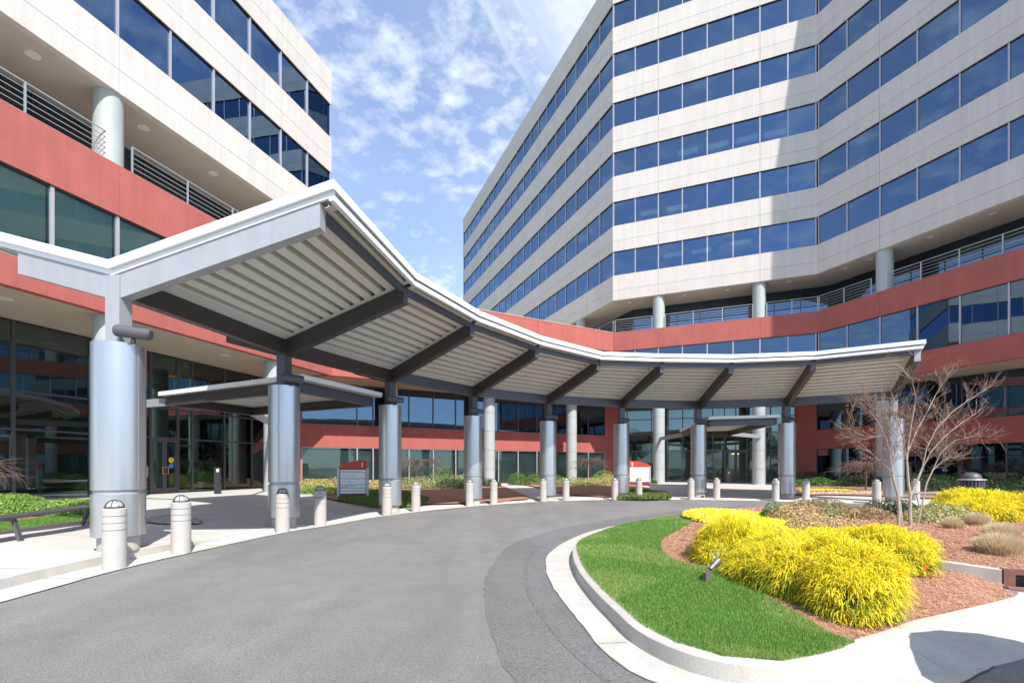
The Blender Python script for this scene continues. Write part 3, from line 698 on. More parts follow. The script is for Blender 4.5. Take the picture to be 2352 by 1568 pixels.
# ---- recessed entrance wall under the tower
fe=Fac(K2,K3); te=[0]+[gpos(fe,x) for x in(1440,1496,1535,1568,1595,1637,1664,1690,1716,1770,1797)]+[fe.L]
for i,(a,b) in enumerate(zip(te[:-1],te[1:])):
    for z0,z1 in((gz+.05,2.95),(3.02,4.38),(4.45,5.7),(5.77,6.95)):
        if i in(7,8) and z0<1: 
            m=MB()
            for x0,x1,q0,q1 in((a+.04,a+.12,gz,2.9),(b-.12,b-.04,gz,2.9),(a+.12,b-.12,gz,gz+.25),(a+.12,b-.12,2.75,2.9)): fe.mb(m,x0,x1,q0,q1,-.03,.03)
            dr=m.build('door',FRM,tw); ORG[dr.name]=org(tw); m=MB(); fe.mb(m,a+.12,b-.12,gz+.25,2.75,-.01,.01); m.build('door_pane',GLC,dr); continue
        fe.bx('window_pane',GLG if z0>1 else GLC,tw,a+.04,b-.04,z0,z1,-.02,0)
for t in te: fe.bx('mullion',FRM,tw,max(0,t-.04),min(fe.L,t+.04),gz,7.02,-.14,.05)
for z in(2.95,4.38,5.7): fe.bx('transom',FRM,tw,0.02,fe.L-.02,z,z+.07,-.06,.045)
fe.bx('window_sill',FRM,tw,0.02,fe.L-.02,gz-.1,gz+.05,-.06,.045)
t=(te[5]+te[6])/2; sticker(fe,tw,t,gz+1.65,.15,YEL); sticker(fe,tw,t,gz+1.3,.15,BLU)
# bright far doors across the lobby
WARM=emis('warm_lobby_lamp',(1,.55,.2),2.0)
fb=Fac(K2+Vector((3,7)),K3+Vector((3,7))); fb.bx('lobby_wall',INW,tw,0,fb.L,0,7,-.1,0)
p=fe.p(te[8]+.3,-3.5); m=MB(); m.lathe((p.x,p.y,2.7),[(.3,0),(.32,.06),(.1,.14)],16); m.build('lobby_lamp',WARM,tw)
m=MB(); m.add([(K2.x,K2.y,.32),(K3.x,K3.y,.32),(K3.x+3,K3.y+7,.32),(K2.x+3,K2.y+7,.32)],[(0,1,2,3)]); m.build('lobby_floor',INF,tw)
# right recessed wall
fr=Fac(K3,K4); t0=gpos(fr,1875); tb_=[gpos(fr,x) for x in(1875,1938,2005)]+[gpos(fr,2005)+.9+2.0*i for i in range(8)]
tb_=[t for t in tb_ if t<fr.L]+[fr.L]
fr.bx('red_wall',RED,tw,.02,t0,0,7.01,-.25,0)
for z0,z1 in((2.95,4.4),): fr.bx('red_band',RED,tw,t0+.002,fr.L,z0,z1,-.25,-.002)
for z0,z1 in((gz,2.95),(4.40,7.01)):
    for i,(a,b) in enumerate(zip(tb_[:-1],tb_[1:])): fr.bx('window_pane',GLL,tw,a+.03,b-.03,z0+.04,z1-.04,-.12,-.10)
    for t in tb_: fr.bx('mullion',FRM,tw,t-.03,t+.03,z0,z1,-.14,-.03)
fr.bx('back_wall',INW,tw,0,fr.L,0,7,-5.2,-5)
# ---- railings on the terraces
def railing(fc,t0,t1,label,inset=.22,first=True):
    c=fc.p((t0+t1)/2,-inset); rl=empty('balcony_railing',(c.x,c.y,12.4),label,'railing','steel railings along the terraces')
    n=max(1,round((t1-t0)/2.0)); 
    for i in range(n+1):
        p=fc.p(t0+(t1-t0)*i/n,-inset); cube('post',RAIL,rl,(p.x,p.y,12.4+.52),(.05,.05,1.08),fc.rz)
    for j in range(6):
        z=12.52+.19*j; r=.024 if j==5 else .013; a=fc.p(t0,-inset);b=fc.p(t1,-inset); m=MB(); m.tube([(a.x,a.y,z),(b.x,b.y,z)],r,6); m.build('rail',RAIL,rl)
railing(F1,2*BAY+.6,6*BAY-.6,'steel railing on the left block between its two visible balcony columns')
railing(F1,6*BAY+.25,10*BAY-.6,'steel railing on the left block running out of the left picture edge')
railing(F1,.3,2*BAY-.6,'steel railing on the left block at its far end behind the canopy peak')
railing(FCc,.15,3.54-.5,'short sunlit railing on the tower terrace left of its first column')
railing(FCc,3.54+.5,10.62-.45,'longest sunlit railing on the tower terrace between two columns')
railing(FCc,10.62+.45,FCc.L+.08,'shaded railing on the tower terrace ending at the inner corner')
railing(FR,.0,4-.6,'railing on the right tower wing between inner corner and thick column')
railing(FR,4+.3,12-.5,'long railing on the right tower wing running out of the right picture edge')
railing(FL,.25,6.3,'railing on the left side of the tower above the red parapet')
# ------------------------------------------------------------------ curved entrance canopy
CP=[Vector(p) for p in((-6.87,8.45),(-6.03,12.8),(-4.23,16.8),(-1.63,20.25),(1.68,22.6),(5.45,24.1),(9.53,24.7),(13.36,23.5),(16.88,21.4))]
ZTOP=6.34
kx=[(776,427),(954,626),(1100.7,714),(1245.7,772),(1384,807.7),(1529,812.7),(1686,814),(1873,807),(2112,781)]
EP=[]
for x,y in kx:
    Z=F*(ZTOP-EYE)/(YH-y); EP.append(Vector(((x-CX)/F*Z,Z)))
NC=9; UR=[(EP[k]-CP[k]).normalized() for k in range(NC)]; LR=[(EP[k]-CP[k]).length for k in range(NC)]
cn=empty('entrance_canopy',(-6.87,8.45,0),'long curved grey and white steel canopy on thick round aluminium clad pedestals','canopy')
ZV=5.14
def RP(k,s):  # point on radial k at fraction s (0 valley, 1 eave); returns xy and roof top z
    p=CP[k]+UR[k]*LR[k]*s; return Vector((p.x,p.y,ZV+1.2*s))
def BP(k,d):  # back wing, d metres behind the valley
    p=CP[k]-UR[k]*d; return Vector((p.x,p.y,ZV+.27*d))
for k in range(NC):
    x,y=CP[k]; g=G(x,y)-.01; g=max(.02,g)
    m=MB(); m.lathe((x,y,g),[(.30,0),(.30,.32)],36); m.build('pedestal_foot',CONC2,cn,smooth=True)
    m=MB(); m.lathe((x,y,0),[(.33,g+.24),(.385,g+.26),(.385,1.13),(.36,1.135)],40); m.build('pedestal_cladding',ALU,cn,smooth=True)
    m=MB(); m.lathe((x,y,0),[(.355,1.13),(.355,1.21)],36); m.build('pedestal_reveal',STEEL,cn,smooth=True)
    m=MB(); m.lathe((x,y,0),[(.37,1.20),(.385,1.205),(.385,3.71),(.37,3.715),(.37,3.66)],40); m.build('pedestal_cladding',ALU,cn,smooth=True)
    # vertical seam of the cladding
    ang=math.atan2(UR[k].y,UR[k].x)+.9+math.pi/2*0; 
    for sgn in(-1,1):
        a=math.atan2(-y,-x)+sgn*.75; cube('cladding_seam',STEEL,cn,(x+.3852*math.cos(a),y+.3852*math.sin(a),2.45),(.004,.006,2.5),a)
    rz=math.atan2(UR[k].y,UR[k].x)
    lit=STEEL if k in(0,8) else BRL  # sunlit end posts stay grey, inner posts have shade painted in
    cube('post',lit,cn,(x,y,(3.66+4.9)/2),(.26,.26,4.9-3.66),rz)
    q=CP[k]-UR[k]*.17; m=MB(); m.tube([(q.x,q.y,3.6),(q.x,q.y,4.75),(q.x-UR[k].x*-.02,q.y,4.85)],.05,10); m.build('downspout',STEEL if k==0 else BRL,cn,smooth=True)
    # radial beams
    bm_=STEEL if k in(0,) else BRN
    a=RP(k,0.02)-Vector((0,0,.235)); b=RP(k,.93)-Vector((0,0,.235))
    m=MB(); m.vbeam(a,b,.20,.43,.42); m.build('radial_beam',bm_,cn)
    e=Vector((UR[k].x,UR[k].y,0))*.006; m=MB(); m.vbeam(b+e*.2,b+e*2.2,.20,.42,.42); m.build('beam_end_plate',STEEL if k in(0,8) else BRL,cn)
    a=BP(k,.1)-Vector((0,0,.235)); b=BP(k,1.79)-Vector((0,0,.235)); m=MB(); m.vbeam(b,a,.20,.40,.42); m.build('back_beam',bm_,cn)
for k in range(NC-1):
    a,b=CP[k],CP[k+1]; d=(b-a).normalized()
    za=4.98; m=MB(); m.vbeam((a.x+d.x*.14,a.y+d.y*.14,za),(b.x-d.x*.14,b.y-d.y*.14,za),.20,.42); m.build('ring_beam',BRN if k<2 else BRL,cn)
    p=RP(k,.915)-Vector((0,0,.24)); q=RP(k+1,.915)-Vector((0,0,.24)); dd=(q-p).normalized()*.1
    m=MB(); m.vbeam(p+dd,q-dd,.10,.15); m.build('eave_purlin',BRL,cn)
    # ribbed deck, a sheet per bay made of trapezoid ribs
    def deck(P0,P1,s0,s1,name,pitch=.30):
        Lm=(LR[k]+LR[k+1])/2 if name=='deck_panel' else 1.
        n=int(round((s1-s0)*Lm/pitch)); rows=[]
        for i in range(n):
            for f_,dz in((0,0),(.60,0),(.53,.155),(1.06,.155)):
                rows.append((s0+(s1-s0)*(i+f_)/n,dz))
        rows.append((s1,0))
        vs=[]
        for s,dz in rows:
            A=P0(s);B=P1(s); t=(B-A).normalized()*.10
            A=A+t;B=B-t; vs+=[A-Vector((0,0,.225-dz)),B-Vector((0,0,.225-dz))]
        m=MB(); m.add(vs,[(2*i,2*i+1,2*i+3,2*i+2) for i in range(len(rows)-1)]); return m.build(name,DECK,cn)
    deck(lambda s:RP(k,s),lambda s:RP(k+1,s),.055,.975,'deck_panel')
    deck(lambda s:BP(k,s),lambda s:BP(k+1,s),.16,2.7,'back_deck_panel',.3)
    # ledger flats along beams and ring
    for kk,sg in((k,1),(k+1,-1)):
        for s0,s1 in((.03,.985),):
            A0=RP(kk,s0);A1=RP(kk,s1); B0=RP(k+1 if sg>0 else k,s0);B1=RP(k+1 if sg>0 else k,s1)
            t0=(B0-A0).normalized();t1=(B1-A1).normalized(); dz=Vector((0,0,.236))
            w=.24; m=MB(); v=[A0+t0*.09-dz,A0+t0*w-dz,A1+t1*w-dz,A1+t1*.09-dz]; v2=[x+Vector((0,0,.012)) for x in v]
            m.add(v+v2,[(0,1,2,3),(7,6,5,4),(0,4,5,1),(1,5,6,2),(2,6,7,3),(3,7,4,0)]); m.build('ledger_plate',LEDG,cn)
    A0=RP(k,.03);B0=RP(k+1,.03);A1=RP(k,.085);B1=RP(k+1,.085); dz=Vector((0,0,.243))
    t=(B0-A0).normalized()*.24
    m=MB(); v=[A0+t-dz,B0-t-dz,B1-t-dz,A1+t-dz]; v2=[x+Vector((0,0,.012)) for x in v]; m.add(v+v2,[(0,1,2,3),(7,6,5,4),(0,4,5,1),(1,5,6,2),(2,6,7,3),(3,7,4,0)]); m.build('ledger_plate',LEDG,cn)
    # roof sheet
    m=MB(); z1=Vector((0,0,.02)); z2=Vector((0,0,.05))
    v=[RP(k,0),RP(k+1,0),RP(k+1,.99),RP(k,.99)]; m.add([x-z2 for x in v]+[x-z1 for x in v],[(3,2,1,0),(4,5,6,7),(0,1,5,4),(1,2,6,5),(2,3,7,6),(3,0,4,7)]); m.build('roof_panel',WMET,cn)
    m=MB(); v=[BP(k,2.75),BP(k+1,2.75),BP(k+1,0),BP(k,0)]; m.add([x-z2 for x in v]+[x-z1 for x in v],[(3,2,1,0),(4,5,6,7),(0,1,5,4),(1,2,6,5),(2,3,7,6),(3,0,4,7)]); m.build('roof_panel',WMET,cn)
    # eave fascia: proud upper band over a set back lower band
    A=RP(k,1.0);B=RP(k+1,1.0); e0=(B-A).normalized()*.19; A=A-e0 if k==0 else A; B=B+e0 if k==7 else B; m=MB(); m.vbeam(A,B,.07,.155); m.build('fascia_band',WMET,cn)
    A=RP(k,.985)-Vector((0,0,.13));B=RP(k+1,.985)-Vector((0,0,.13)); m=MB(); m.vbeam(A,B,.05,.05); m.build('fascia_reveal',BRL,cn)
    A=RP(k,.988)-Vector((0,0,.185));B=RP(k+1,.988)-Vector((0,0,.185)); A=A-e0*.65 if k==0 else A; B=B+e0*.65 if k==7 else B; m=MB(); m.vbeam(A,B,.09,.115); m.build('fascia_band',WMET,cn)
    A=BP(k,2.75);B=BP(k+1,2.75); m=MB(); m.vbeam(A,B,.07,.26); m.build('fascia_band',WMET,cn)
# end fascias (rakes)
for k,sg in((0,-1),(8,1)):
    tv=(CP[1]-CP[0]).normalized() if k==0 else (CP[8]-CP[7]).normalized(); o=Vector((tv.x,tv.y,0))*sg
    for f0,f1 in((RP(k,0),RP(k,1.0)),(BP(k,0),BP(k,2.75))):
        m=MB(); m.vbeam(f0+o*.16+Vector((0,0,.0)),f1+o*.16,.06,.15); m.build('rake_band',WMET,cn)
        m=MB(); m.vbeam(f0+o*.10-Vector((0,0,.15)),f1+o*.10-Vector((0,0,.15)),.05,.09); m.build('rake_trim',WMET if k==0 else STEEL,cn)
# flood lamps on the pedestal tops
def flood(k,ang,label,el=-8):
    x,y=CP[k]; tx=math.cos(ang);ty=math.sin(ang); nx,ny=(x/math.hypot(x,y),y/math.hypot(x,y)); px,py=x+UR[k].x*.26-nx*.24,y+UR[k].y*.26-ny*.24
    fl=empty('flood_light',(px,py,3.71),label,'lamp','tube shaped flood lights on the pedestals')
    m=MB(); m.tube([(px,py,3.70),(px,py,3.84)],[.04,.025],10); m.build('bracket',BLK,fl,smooth=True)
    a=Vector((px-tx*.27,py-ty*.27,3.91)); b=Vector((px+tx*.27,py+ty*.27,3.86)); m=MB(); m.tube([a,a+(b-a)*.05,a+(b-a)*.95,b],[.08,.10,.10,.08],16); m.build('housing',GRY,fl,smooth=True)
nm=['nearest','second','third','fourth','fifth','sixth','seventh','eighth','ninth']
for k in range(NC):
    d=(CP[min(k+1,8)]-CP[max(k-1,0)]); 
    ang=math.atan2(d.y,d.x)-(1.15 if k==0 else .9 if k==1 else .5)
    flood(k,ang,'dark tube flood light on top of the %s canopy pedestal counting from the left'%nm[k])
# ---- flat porch canopies at the two entrances
def porch(name,B,C,A,label,z=4.12,sup=()):
    B,C,A=Vector(B),Vector(C),Vector(A); D=A+C-B; po=empty(name,(*B,z),label,'canopy'); q=[B,C,D,A]
    m=MB(); m.prism([tuple(x) for x in q],z-.10,z-.02); m.build('roof_panel',WMET,po)
    for i in range(4):
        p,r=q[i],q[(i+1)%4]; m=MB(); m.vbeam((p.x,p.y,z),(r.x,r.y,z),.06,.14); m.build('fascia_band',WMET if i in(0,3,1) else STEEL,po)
    ce=(B+C+D+A)/4; ins=[x+(ce-x).normalized()*.35 for x in q]
    for i in range(4):
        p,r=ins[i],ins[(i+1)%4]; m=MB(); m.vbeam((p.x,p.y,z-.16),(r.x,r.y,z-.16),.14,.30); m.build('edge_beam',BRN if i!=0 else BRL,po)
    # ribs of the deck seen from below
    n=int((A-B).length/.28); vs=[]
    for i in range(n):
        for f_,dz in((0,0),(.5,0),(.56,.05),(.94,.05)):
            s=(i+f_)/n; p=B+(A-B)*s; r=C+(D-C)*s; vs+=[(p.x,p.y,z-.155+dz),(r.x,r.y,z-.155+dz)]
    m=MB(); m.add(vs,[(2*i,2*i+1,2*i+3,2*i+2) for i in range(len(vs)//2-1)]); m.build('deck_panel',DECK,po)
    for a,b in sup:
        m=MB(); m.vbeam((*a,z-.2),(*b,z-.2),.14,.26); m.build('tie_beam',STEEL,po)
c6=F1.p(6*BAY)+inL*.55; c2=F1.p(2*BAY)+inL*.55
A_=Vector((-11.9,16.3)); B_=Vector((-5.75,13.15)); C_=Vector((-4.45,16.5))
D_=A_+C_-B_
porch('porch_canopy',B_,C_,A_,'flat white edged porch roof reaching from the curved canopy to the left entrance',sup=((tuple(A_+Vector((.2,.1))),(c6.x+.4,c6.y-.1)),(tuple(D_+Vector((.1,-.1))),(c2.x+.1,c2.y-.4))))
porch('porch_canopy',(9.9,24.3),(12.95,23.35),(11.5,33.1),'flat white edged porch roof reaching to the second entrance under the tower',sup=(((11.6,32.9),(11.6,37.8)),((14.6,32.2),(18.0,35.1))))
# ------------------------------------------------------------------ bollards
def text_mesh(txt,size,mt,name,parent,loc,rot,bend=None,extr=.001,bold=0.):
    cu=bpy.data.curves.new('t','FONT'); cu.body=txt; cu.size=size; cu.align_x='CENTER'; cu.align_y='CENTER'; cu.extrude=extr; cu.offset=bold; cu.resolution_u=2
    ob=bpy.data.objects.new('t',cu); COL.objects.link(ob); dg=bpy.context.evaluated_depsgraph_get(); dg.update()
    me=bpy.data.meshes.new_from_object(ob.evaluated_get(dg)); bpy.data.objects.remove(ob); bpy.data.curves.remove(cu)
    if bend:  # wrap round a vertical cylinder of radius bend
        for v in me.vertices:
            a=v.co.x/bend; r=bend+v.co.z; v.co=Vector((r*math.sin(a),v.co.y,r*math.cos(a)-bend))
    me.materials.clear(); me.materials.append(mt); o=bpy.data.objects.new(name,me); COL.objects.link(o)
    if parent: o.parent=parent; o.location=Vector(loc)-org(parent)
    else: o.location=loc
    o.rotation_euler=rot; return o
INK=mat('sign_lettering',(.03,.035,.05),.7)
def bollard(loc,label,r=.158,no_parking=False):
    x,y,z=loc; b=empty('light_bollard',loc,label,'bollard','pale concrete light bollards along the kerb')
    m=MB(); pr=[(r,0),(r,.58)]
    for zc in(.60,.71,.82): pr+=[(r,zc-.006),(r-.014,zc-.005),(r-.014,zc+.005),(r,zc+.006)]
    pr+=[(r,.925),(r-.012,.94)]; m.lathe(loc,pr,30); m.build('shaft',BOLL,b,smooth=True)
    m=MB(); m.lathe((x,y,z+.94),[(.134,0),(.134,.022),(.118,.025)],26); lr=m.build('lamp_ring',BLK,b,smooth=True); ORG[lr.name]=org(b)
    m=MB(); m.lathe((x,y,z+.96),[(.118*math.cos(a),.098*math.sin(a)) for a in [i*math.pi/2/6*.98 for i in range(7)]],22); m.build('globe',GLOBE,lr,smooth=True)
    m=MB()
    for q in range(4):
        a=q*math.pi/4+.35; m.tube([(x+.127*math.cos(t)*math.cos(a),y+.127*math.cos(t)*math.sin(a),z+.955+.112*math.sin(t)) for t in [i*math.pi/10 for i in range(11)]],.006,4)
    m.build('guard_cage',BLK,lr)
    if no_parking:
        th=math.atan2(-y,-x); rot=(R(90),0,th+R(90))
        for tx,zz in(('NO',.872),('PARKING',.762)):
            q=(x+math.cos(th)*(r+.001),y+math.sin(th)*(r+.001),z+zz)
            text_mesh(tx,.062,INK,'lettering',b,q,rot,bend=r+.002,bold=.0012)
    return b
BD=[(263,1307),(416,1272),(649,1223),(735.5,1207.7),(889,1183.7),(955,1175),(1078.5,1162),(1134,1158),(1247.5,1152),(1300,1149.5),(1412,1148),(1467.5,1147.5),(1587,1147),(1646,1146.5),(1781.5,1150.5),(1851,1151),(2013.5,1157),(2103,1152)]
BLB=['light bollard nearest the camera, in front of the first canopy pedestal','second light bollard from the left, alone in full sun right of the first pedestal','light bollard in front of the second pedestal, half in shade','bollard lettered NO PARKING just right of the second pedestal','light bollard in front of the third pedestal','light bollard standing alone right of the third pedestal','light bollard in front of the fourth pedestal','light bollard just right of the fourth pedestal by the beige column','light bollard left of the fifth pedestal','light bollard just right of the fifth pedestal','light bollard left of the sixth pedestal','light bollard in front of the sign numbered 2','light bollard left of the seventh pedestal','light bollard between seventh and eighth pedestals','bollard lettered NO PARKING left of the eighth pedestal','light bollard right of the eighth pedestal by the boxwood','light bollard left of the ninth pedestal','light bollard behind the bare tree stems']
for (xd,yd),lb_ in zip(BD,BLB):
    X,Y=at(xd,yd,.012); k=1+.158/math.hypot(X,Y); X*=k;Y*=k; g=.012
    bollard((X,Y,g),lb_,no_parking='NO PARKING' in lb_)
# ------------------------------------------------------------------ signs
SRED=mat('sign_red',(.55,.055,.03),.4); SWH=mat('sign_panel',(.84,.86,.90),.45); SPO=mat('sign_post',(.58,.57,.58),.45,metal=.3); SDK=mat('sign_dark_red',(.22,.03,.035),.5); SW=mat('sign_white_number',(.85,.85,.85),.5)
def sign(num,cx_,cy_,rz,flip,label,rows,w=1.34,g=.25):
    s=empty('entrance_sign',(cx_,cy_,g),label,'sign'); u=Vector((math.cos(rz),math.sin(rz))); n=Vector((u.y,-u.x))
    def P(a,d,z): return (cx_+u.x*a+n.x*d,cy_+u.y*a+n.y*d,g+z)
    def bx_(name,mt,a0,a1,z0,z1,d0,d1): return cube(name,mt,s,P((a0+a1)/2,(d0+d1)/2,(z0+z1)/2),(a1-a0,abs(d1-d0),z1-z0),rz)
    bx_('body',SDK,-w/2,w/2,0,1.42,-.10,.05)
    for sg in(-1,1): bx_('post',SPO,min(sg*w/2,sg*(w/2+.09)),max(sg*w/2,sg*(w/2+.09)),-.1,1.44,-.12,.08)
    # arched red head
    m=MB(); N_=14; top=[]
    for i in range(N_+1):
        a=i/N_; e=a if not flip else 1-a
        top.append((-w/2-.02+(w+.04)*a,1.43+.11+.26*math.sin(min(1,e*1.02)*math.pi*.55)/math.sin(math.pi*.5)))
    vs=[];
    for d in(-.12,.07):
        vs+=[P(a,d,1.42) for a,_ in top]+[P(a,d,z) for a,z in top]
    K=N_+1; fs=[]
    for i in range(N_):
        fs+=[(i,K+i,K+i+1,i+1),(2*K+i+1,3*K+i+1,3*K+i,2*K+i),(K+i,3*K+i,3*K+i+1,K+i+1),(i+1,2*K+i+1,2*K+i,i)]
    fs+=[(0,2*K,3*K,K),(N_,K+N_,3*K+N_,2*K+N_)]; m.add(vs,fs); m.build('head',SRED,s)
    a=(w/2-.17) if not flip else -(w/2-.2)
    text_mesh(num,.30,SW,'number',s,P(a,.075,1.57),(R(90),0,rz),extr=.003,bold=.006)
    z=1.37
    for h,words in rows:
        bx_('panel',SWH,-w/2+.04,w/2-.03,z-h+.022,z,.05,.062)
        for wi,(x0,ln,zz) in enumerate(words): bx_('line_of_lettering',LET,-w/2+.08+x0,-w/2+.08+x0+ln,z-zz-.011,z-zz+.011,.062,.0635)
        z-=h
    return s
LET=mat('small_lettering',(.33,.38,.47),.8)
X,Y=at(810,1132,.25); 
rows1=[(.13,[(0,.26,.06),(.29,.22,.06),(.54,.3,.06)]),(.27,[(0,.33,.13),(.36,.27,.13)]),(.27,[(0,.22,.12),(.26,.22,.12)]),(.14,[(0,.3,.045),(.34,.3,.045),(0,.3,.09)]),(.13,[]),(.13,[])]
sign('1',(811-CX)/F*21.4,21.4,R(10),False,'red topped white directory sign numbered 1 beside the second porch shrubs',rows1,w=1.14,g=.10)
rows2=[(.13,[]),(.125,[(0,.3,.06),(.33,.15,.06)]),(.125,[(0,.5,.06),(.53,.2,.06)]),(.125,[(0,.4,.06)]),(.125,[(0,.5,.06)]),(.125,[(0,.4,.06)]),(.125,[]),(.125,[])]
Xs=(1468-CX)/F*33
sign('2',Xs,33,R(-4),True,'red topped white directory sign numbered 2 right of the sixth pedestal',rows2,g=.2)
# black access post with small plate
X,Y=at(500,1135,.28); ap=empty('access_post',(X,Y,.25),'black square post with a small white plate near the left entrance doors','post')
cube('post',BLK,ap,(X,Y,.25+.66),(.26,.2,1.32),.3); cube('plate',SW,ap,(X+.07,Y-.115,.25+1.18),(.1,.01,.14),.3)
BR2=mat('brown_post',(.13,.10,.08),.5)
X,Y=at(1724,1108,.31); Y=36.5; X=(1722-CX)/F*Y*.96; ap=empty('access_post',(17.0,38.0,.3),'small brown door opener post with a white plate at the second entrance','post')
cube('post',BR2,ap,(17.0,38.0,.3+.6),(.32,.25,1.2),-.3); cube('plate',SW,ap,(17.0-.01,37.86,.3+.85),(.12,.01,.12),-.3)
# ------------------------------------------------------------------ benches, bin
def bench(name,a,b,label,z,legs,w=.42,mt=GRY,th=.05):
    a=Vector(a);b=Vector(b);d=(b-a).normalized();n=Vector((-d.y,d.x)); c=(a+b)/2; be=empty(name,(*c,z-.45),label,'bench')
    for j in range(3):
        o=n*(-w/2+w/6+j*w/3); m=MB(); m.vbeam((a.x+o.x,a.y+o.y,z),(b.x+o.x,b.y+o.y,z),w/3-.012,th); m.build('slat',mt,be)
    for t in legs:
        for sg in(-1,1):
            p=a+(b-a)*t; q0=p+n*sg*(w*.36); q1=p+n*sg*(w*.62); m=MB(); m.beam((q0.x,q0.y,z-th),(q1.x,q1.y,z-.50),.09,.05); m.build('leg',mt,be)
        p=a+(b-a)*t; m=MB(); m.beam((*(p-n*w*.42),z-th-.02),(*(p+n*w*.42),z-th-.02),.08,.05); m.build('crossbar',mt,be)
    return be
ga=(-9.55,8.6); gb=(-10.55,12.9)
bench('garden_bench',ga,gb,'charcoal backless metal bench on splayed legs left of the first pedestal',.66,(.14,.80),w=.46)
LG=mat('light_grey_bench_paint',(.34,.34,.35),.5,metal=.2)
bench('garden_bench',(15.7,19.2),(18.4,19.0),'pale grey backless bench behind the bare tree, right of the ninth pedestal',.60,(.1,.93),mt=LG)
bench('garden_bench',(16.5,17.35),(19.5,17.2),'pale grey backless bench at the right edge behind the golden shrub',.60,(.1,.9),mt=LG)
bx0,by0=17.3,18.2; tb2=empty('litter_bin',(bx0,by0,.15),'slatted charcoal litter bin with domed lid behind the golden shrub on the right','litter bin')
m=MB(); m.lathe((bx0,by0,.2),[(.27,0),(.30,.85)],24); m.build('liner',BLK,tb2,smooth=True)
for i in range(22):
    a=2*math.pi*i/22; m=MB(); m.beam((bx0+.30*math.cos(a),by0+.30*math.sin(a),.2),(bx0+.37*math.cos(a),by0+.37*math.sin(a),1.10),.06,.02); m.build('slat',GRY,tb2)
m=MB(); m.lathe((bx0,by0,1.09),[(.40,0),(.42,.02),(.40,.05),(.3,.05)],28); m.build('rim',LG,tb2,smooth=True)
m=MB(); m.lathe((bx0,by0,1.14),[(.29,0),(.29,.06),(.25,.16),(.15,.23),(.03,.25)],24); m.build('lid',GRY,tb2,smooth=True)
# low landscape spotlight in the lawn
sx,sy=at(1624,1338,.2); sz=float(isl_z(sx,sy)[0]); sp=empty('garden_spotlight',(sx,sy,sz),'small grey garden spotlight tilted towards the golden shrub at the lawn edge','lamp')
SPM=mat('spotlight_paint',(.17,.15,.15),.45,metal=.3)
cube('junction_box',SPM,sp,(sx,sy,sz+.085),(.075,.06,.10),.3); m=MB(); m.tube([(sx+.03,sy,sz-.02),(sx+.03,sy,sz+.04)],.014,8); m.tube([(sx+.01,sy,sz+.13),(sx+.02,sy,sz+.17),(sx+.05,sy+.01,sz+.19)],.01,8); m.build('stem',SPM,sp,smooth=True)
a=Vector((sx+.035,sy,sz+.175)); b=a+Vector((.13,.06,.10)); m=MB(); m.tube([a,a+(b-a)*.45,a+(b-a)*.46,b],[.030,.033,.038,.040],16); m.build('head',SPM,sp,smooth=True)
# survey flags
ORA=mat('orange_flag',(.85,.14,.02),.6)
for (xd,yd,lab) in((2143,1300,'orange marker flag on a wire standing beside the golden shrub, upper one'),(2118,1336,'orange marker flag on a wire near the concrete throat wall, lower one')):
    X,Y=at(xd,yd,.2); z=float(isl_z(X,Y)[0]); fl=empty('marker_flag',(X,Y,z),lab,'flag','orange marker flags')
    m=MB(); m.tube([(X,Y,z-.02),(X+.02,Y,z+.24)],.002,4); m.build('wire',BLK,fl)
    m=MB(); m.add([(X+.02,Y,z+.24),(X+.10,Y+.01,z+.26),(X+.05,Y+.02,z+.18),(X+.015,Y,z+.14)],[(0,1,2,3)]); m.build('pennant',ORA,fl)
# ------------------------------------------------------------------ planting beds at the buildings
def bedpoly(pts,z=.3): return [at(x,y,z) for x,y in pts]
def gz_np(X,Y): return np.array([G(x,y) for x,y in zip(np.atleast_1d(X),np.atleast_1d(Y))])
def planting(name,pts,mt,lift=.06,closed=True):
    P=[(p.x,p.y) for p in resample(pts,.6,True)]
    return grid_surface(name,P,gz_np,mt,lift,step=.4)
B1=bedpoly([(640,1138),(700,1136),(770,1148),(860,1152),(960,1151),(1080,1148),(1180,1143),(1216,1138),(1175,1126),(1120,1114),(1050,1111),(900,1109),(700,1108),(640,1109)],.2)
planting('shrub_bed',B1,MULCH)
B2=bedpoly([(1165,1112),(1230,1122),(1300,1131),(1404,1136),(1480,1137),(1545,1135),(1500,1126),(1445,1116),(1400,1109),(1170,1107)],.2)
planting('shrub_bed',B2,MULCH)
B3=bedpoly([(1826,1133),(1900,1134),(1990,1136),(2100,1140),(2300,1146),(2600,1155),(2600,1120),(2000,1105),(1840,1104),(1822,1118)],.2)
planting('shrub_bed',B3,MULCH)
B4=[(-14.6,7.0),(-10.45,7.6),(-10.75,10.2),(-10.9,12.4),(-11.2,13.9),(-12.2,14.6),(-13.6,15.4),(-15.5,16.0),(-17.2,15.5),(-17.0,11.0)]
planting('shrub_bed',B4,MULCH)
B5=[(-10.0,12.9),(-9.0,12.6),(-8.3,12.8),(-8.7,13.5),(-10.0,14.0)]
planting('rock_bed',B5,SOIL,.04)
EDG=mat('dark_edging',(.12,.11,.11),.7); m=MB()
pl=[(-10.1,6.0),(-10.35,7.6),(-10.65,10.2),(-10.8,12.4),(-11.05,13.8)]
for a,b in zip(pl[:-1],pl[1:]): m.vbeam((a[0],a[1],G(*a)+.10),(b[0],b[1],G(*b)+.10),.08,.14)
m.build('bed_edging',EDG,kind='structure')
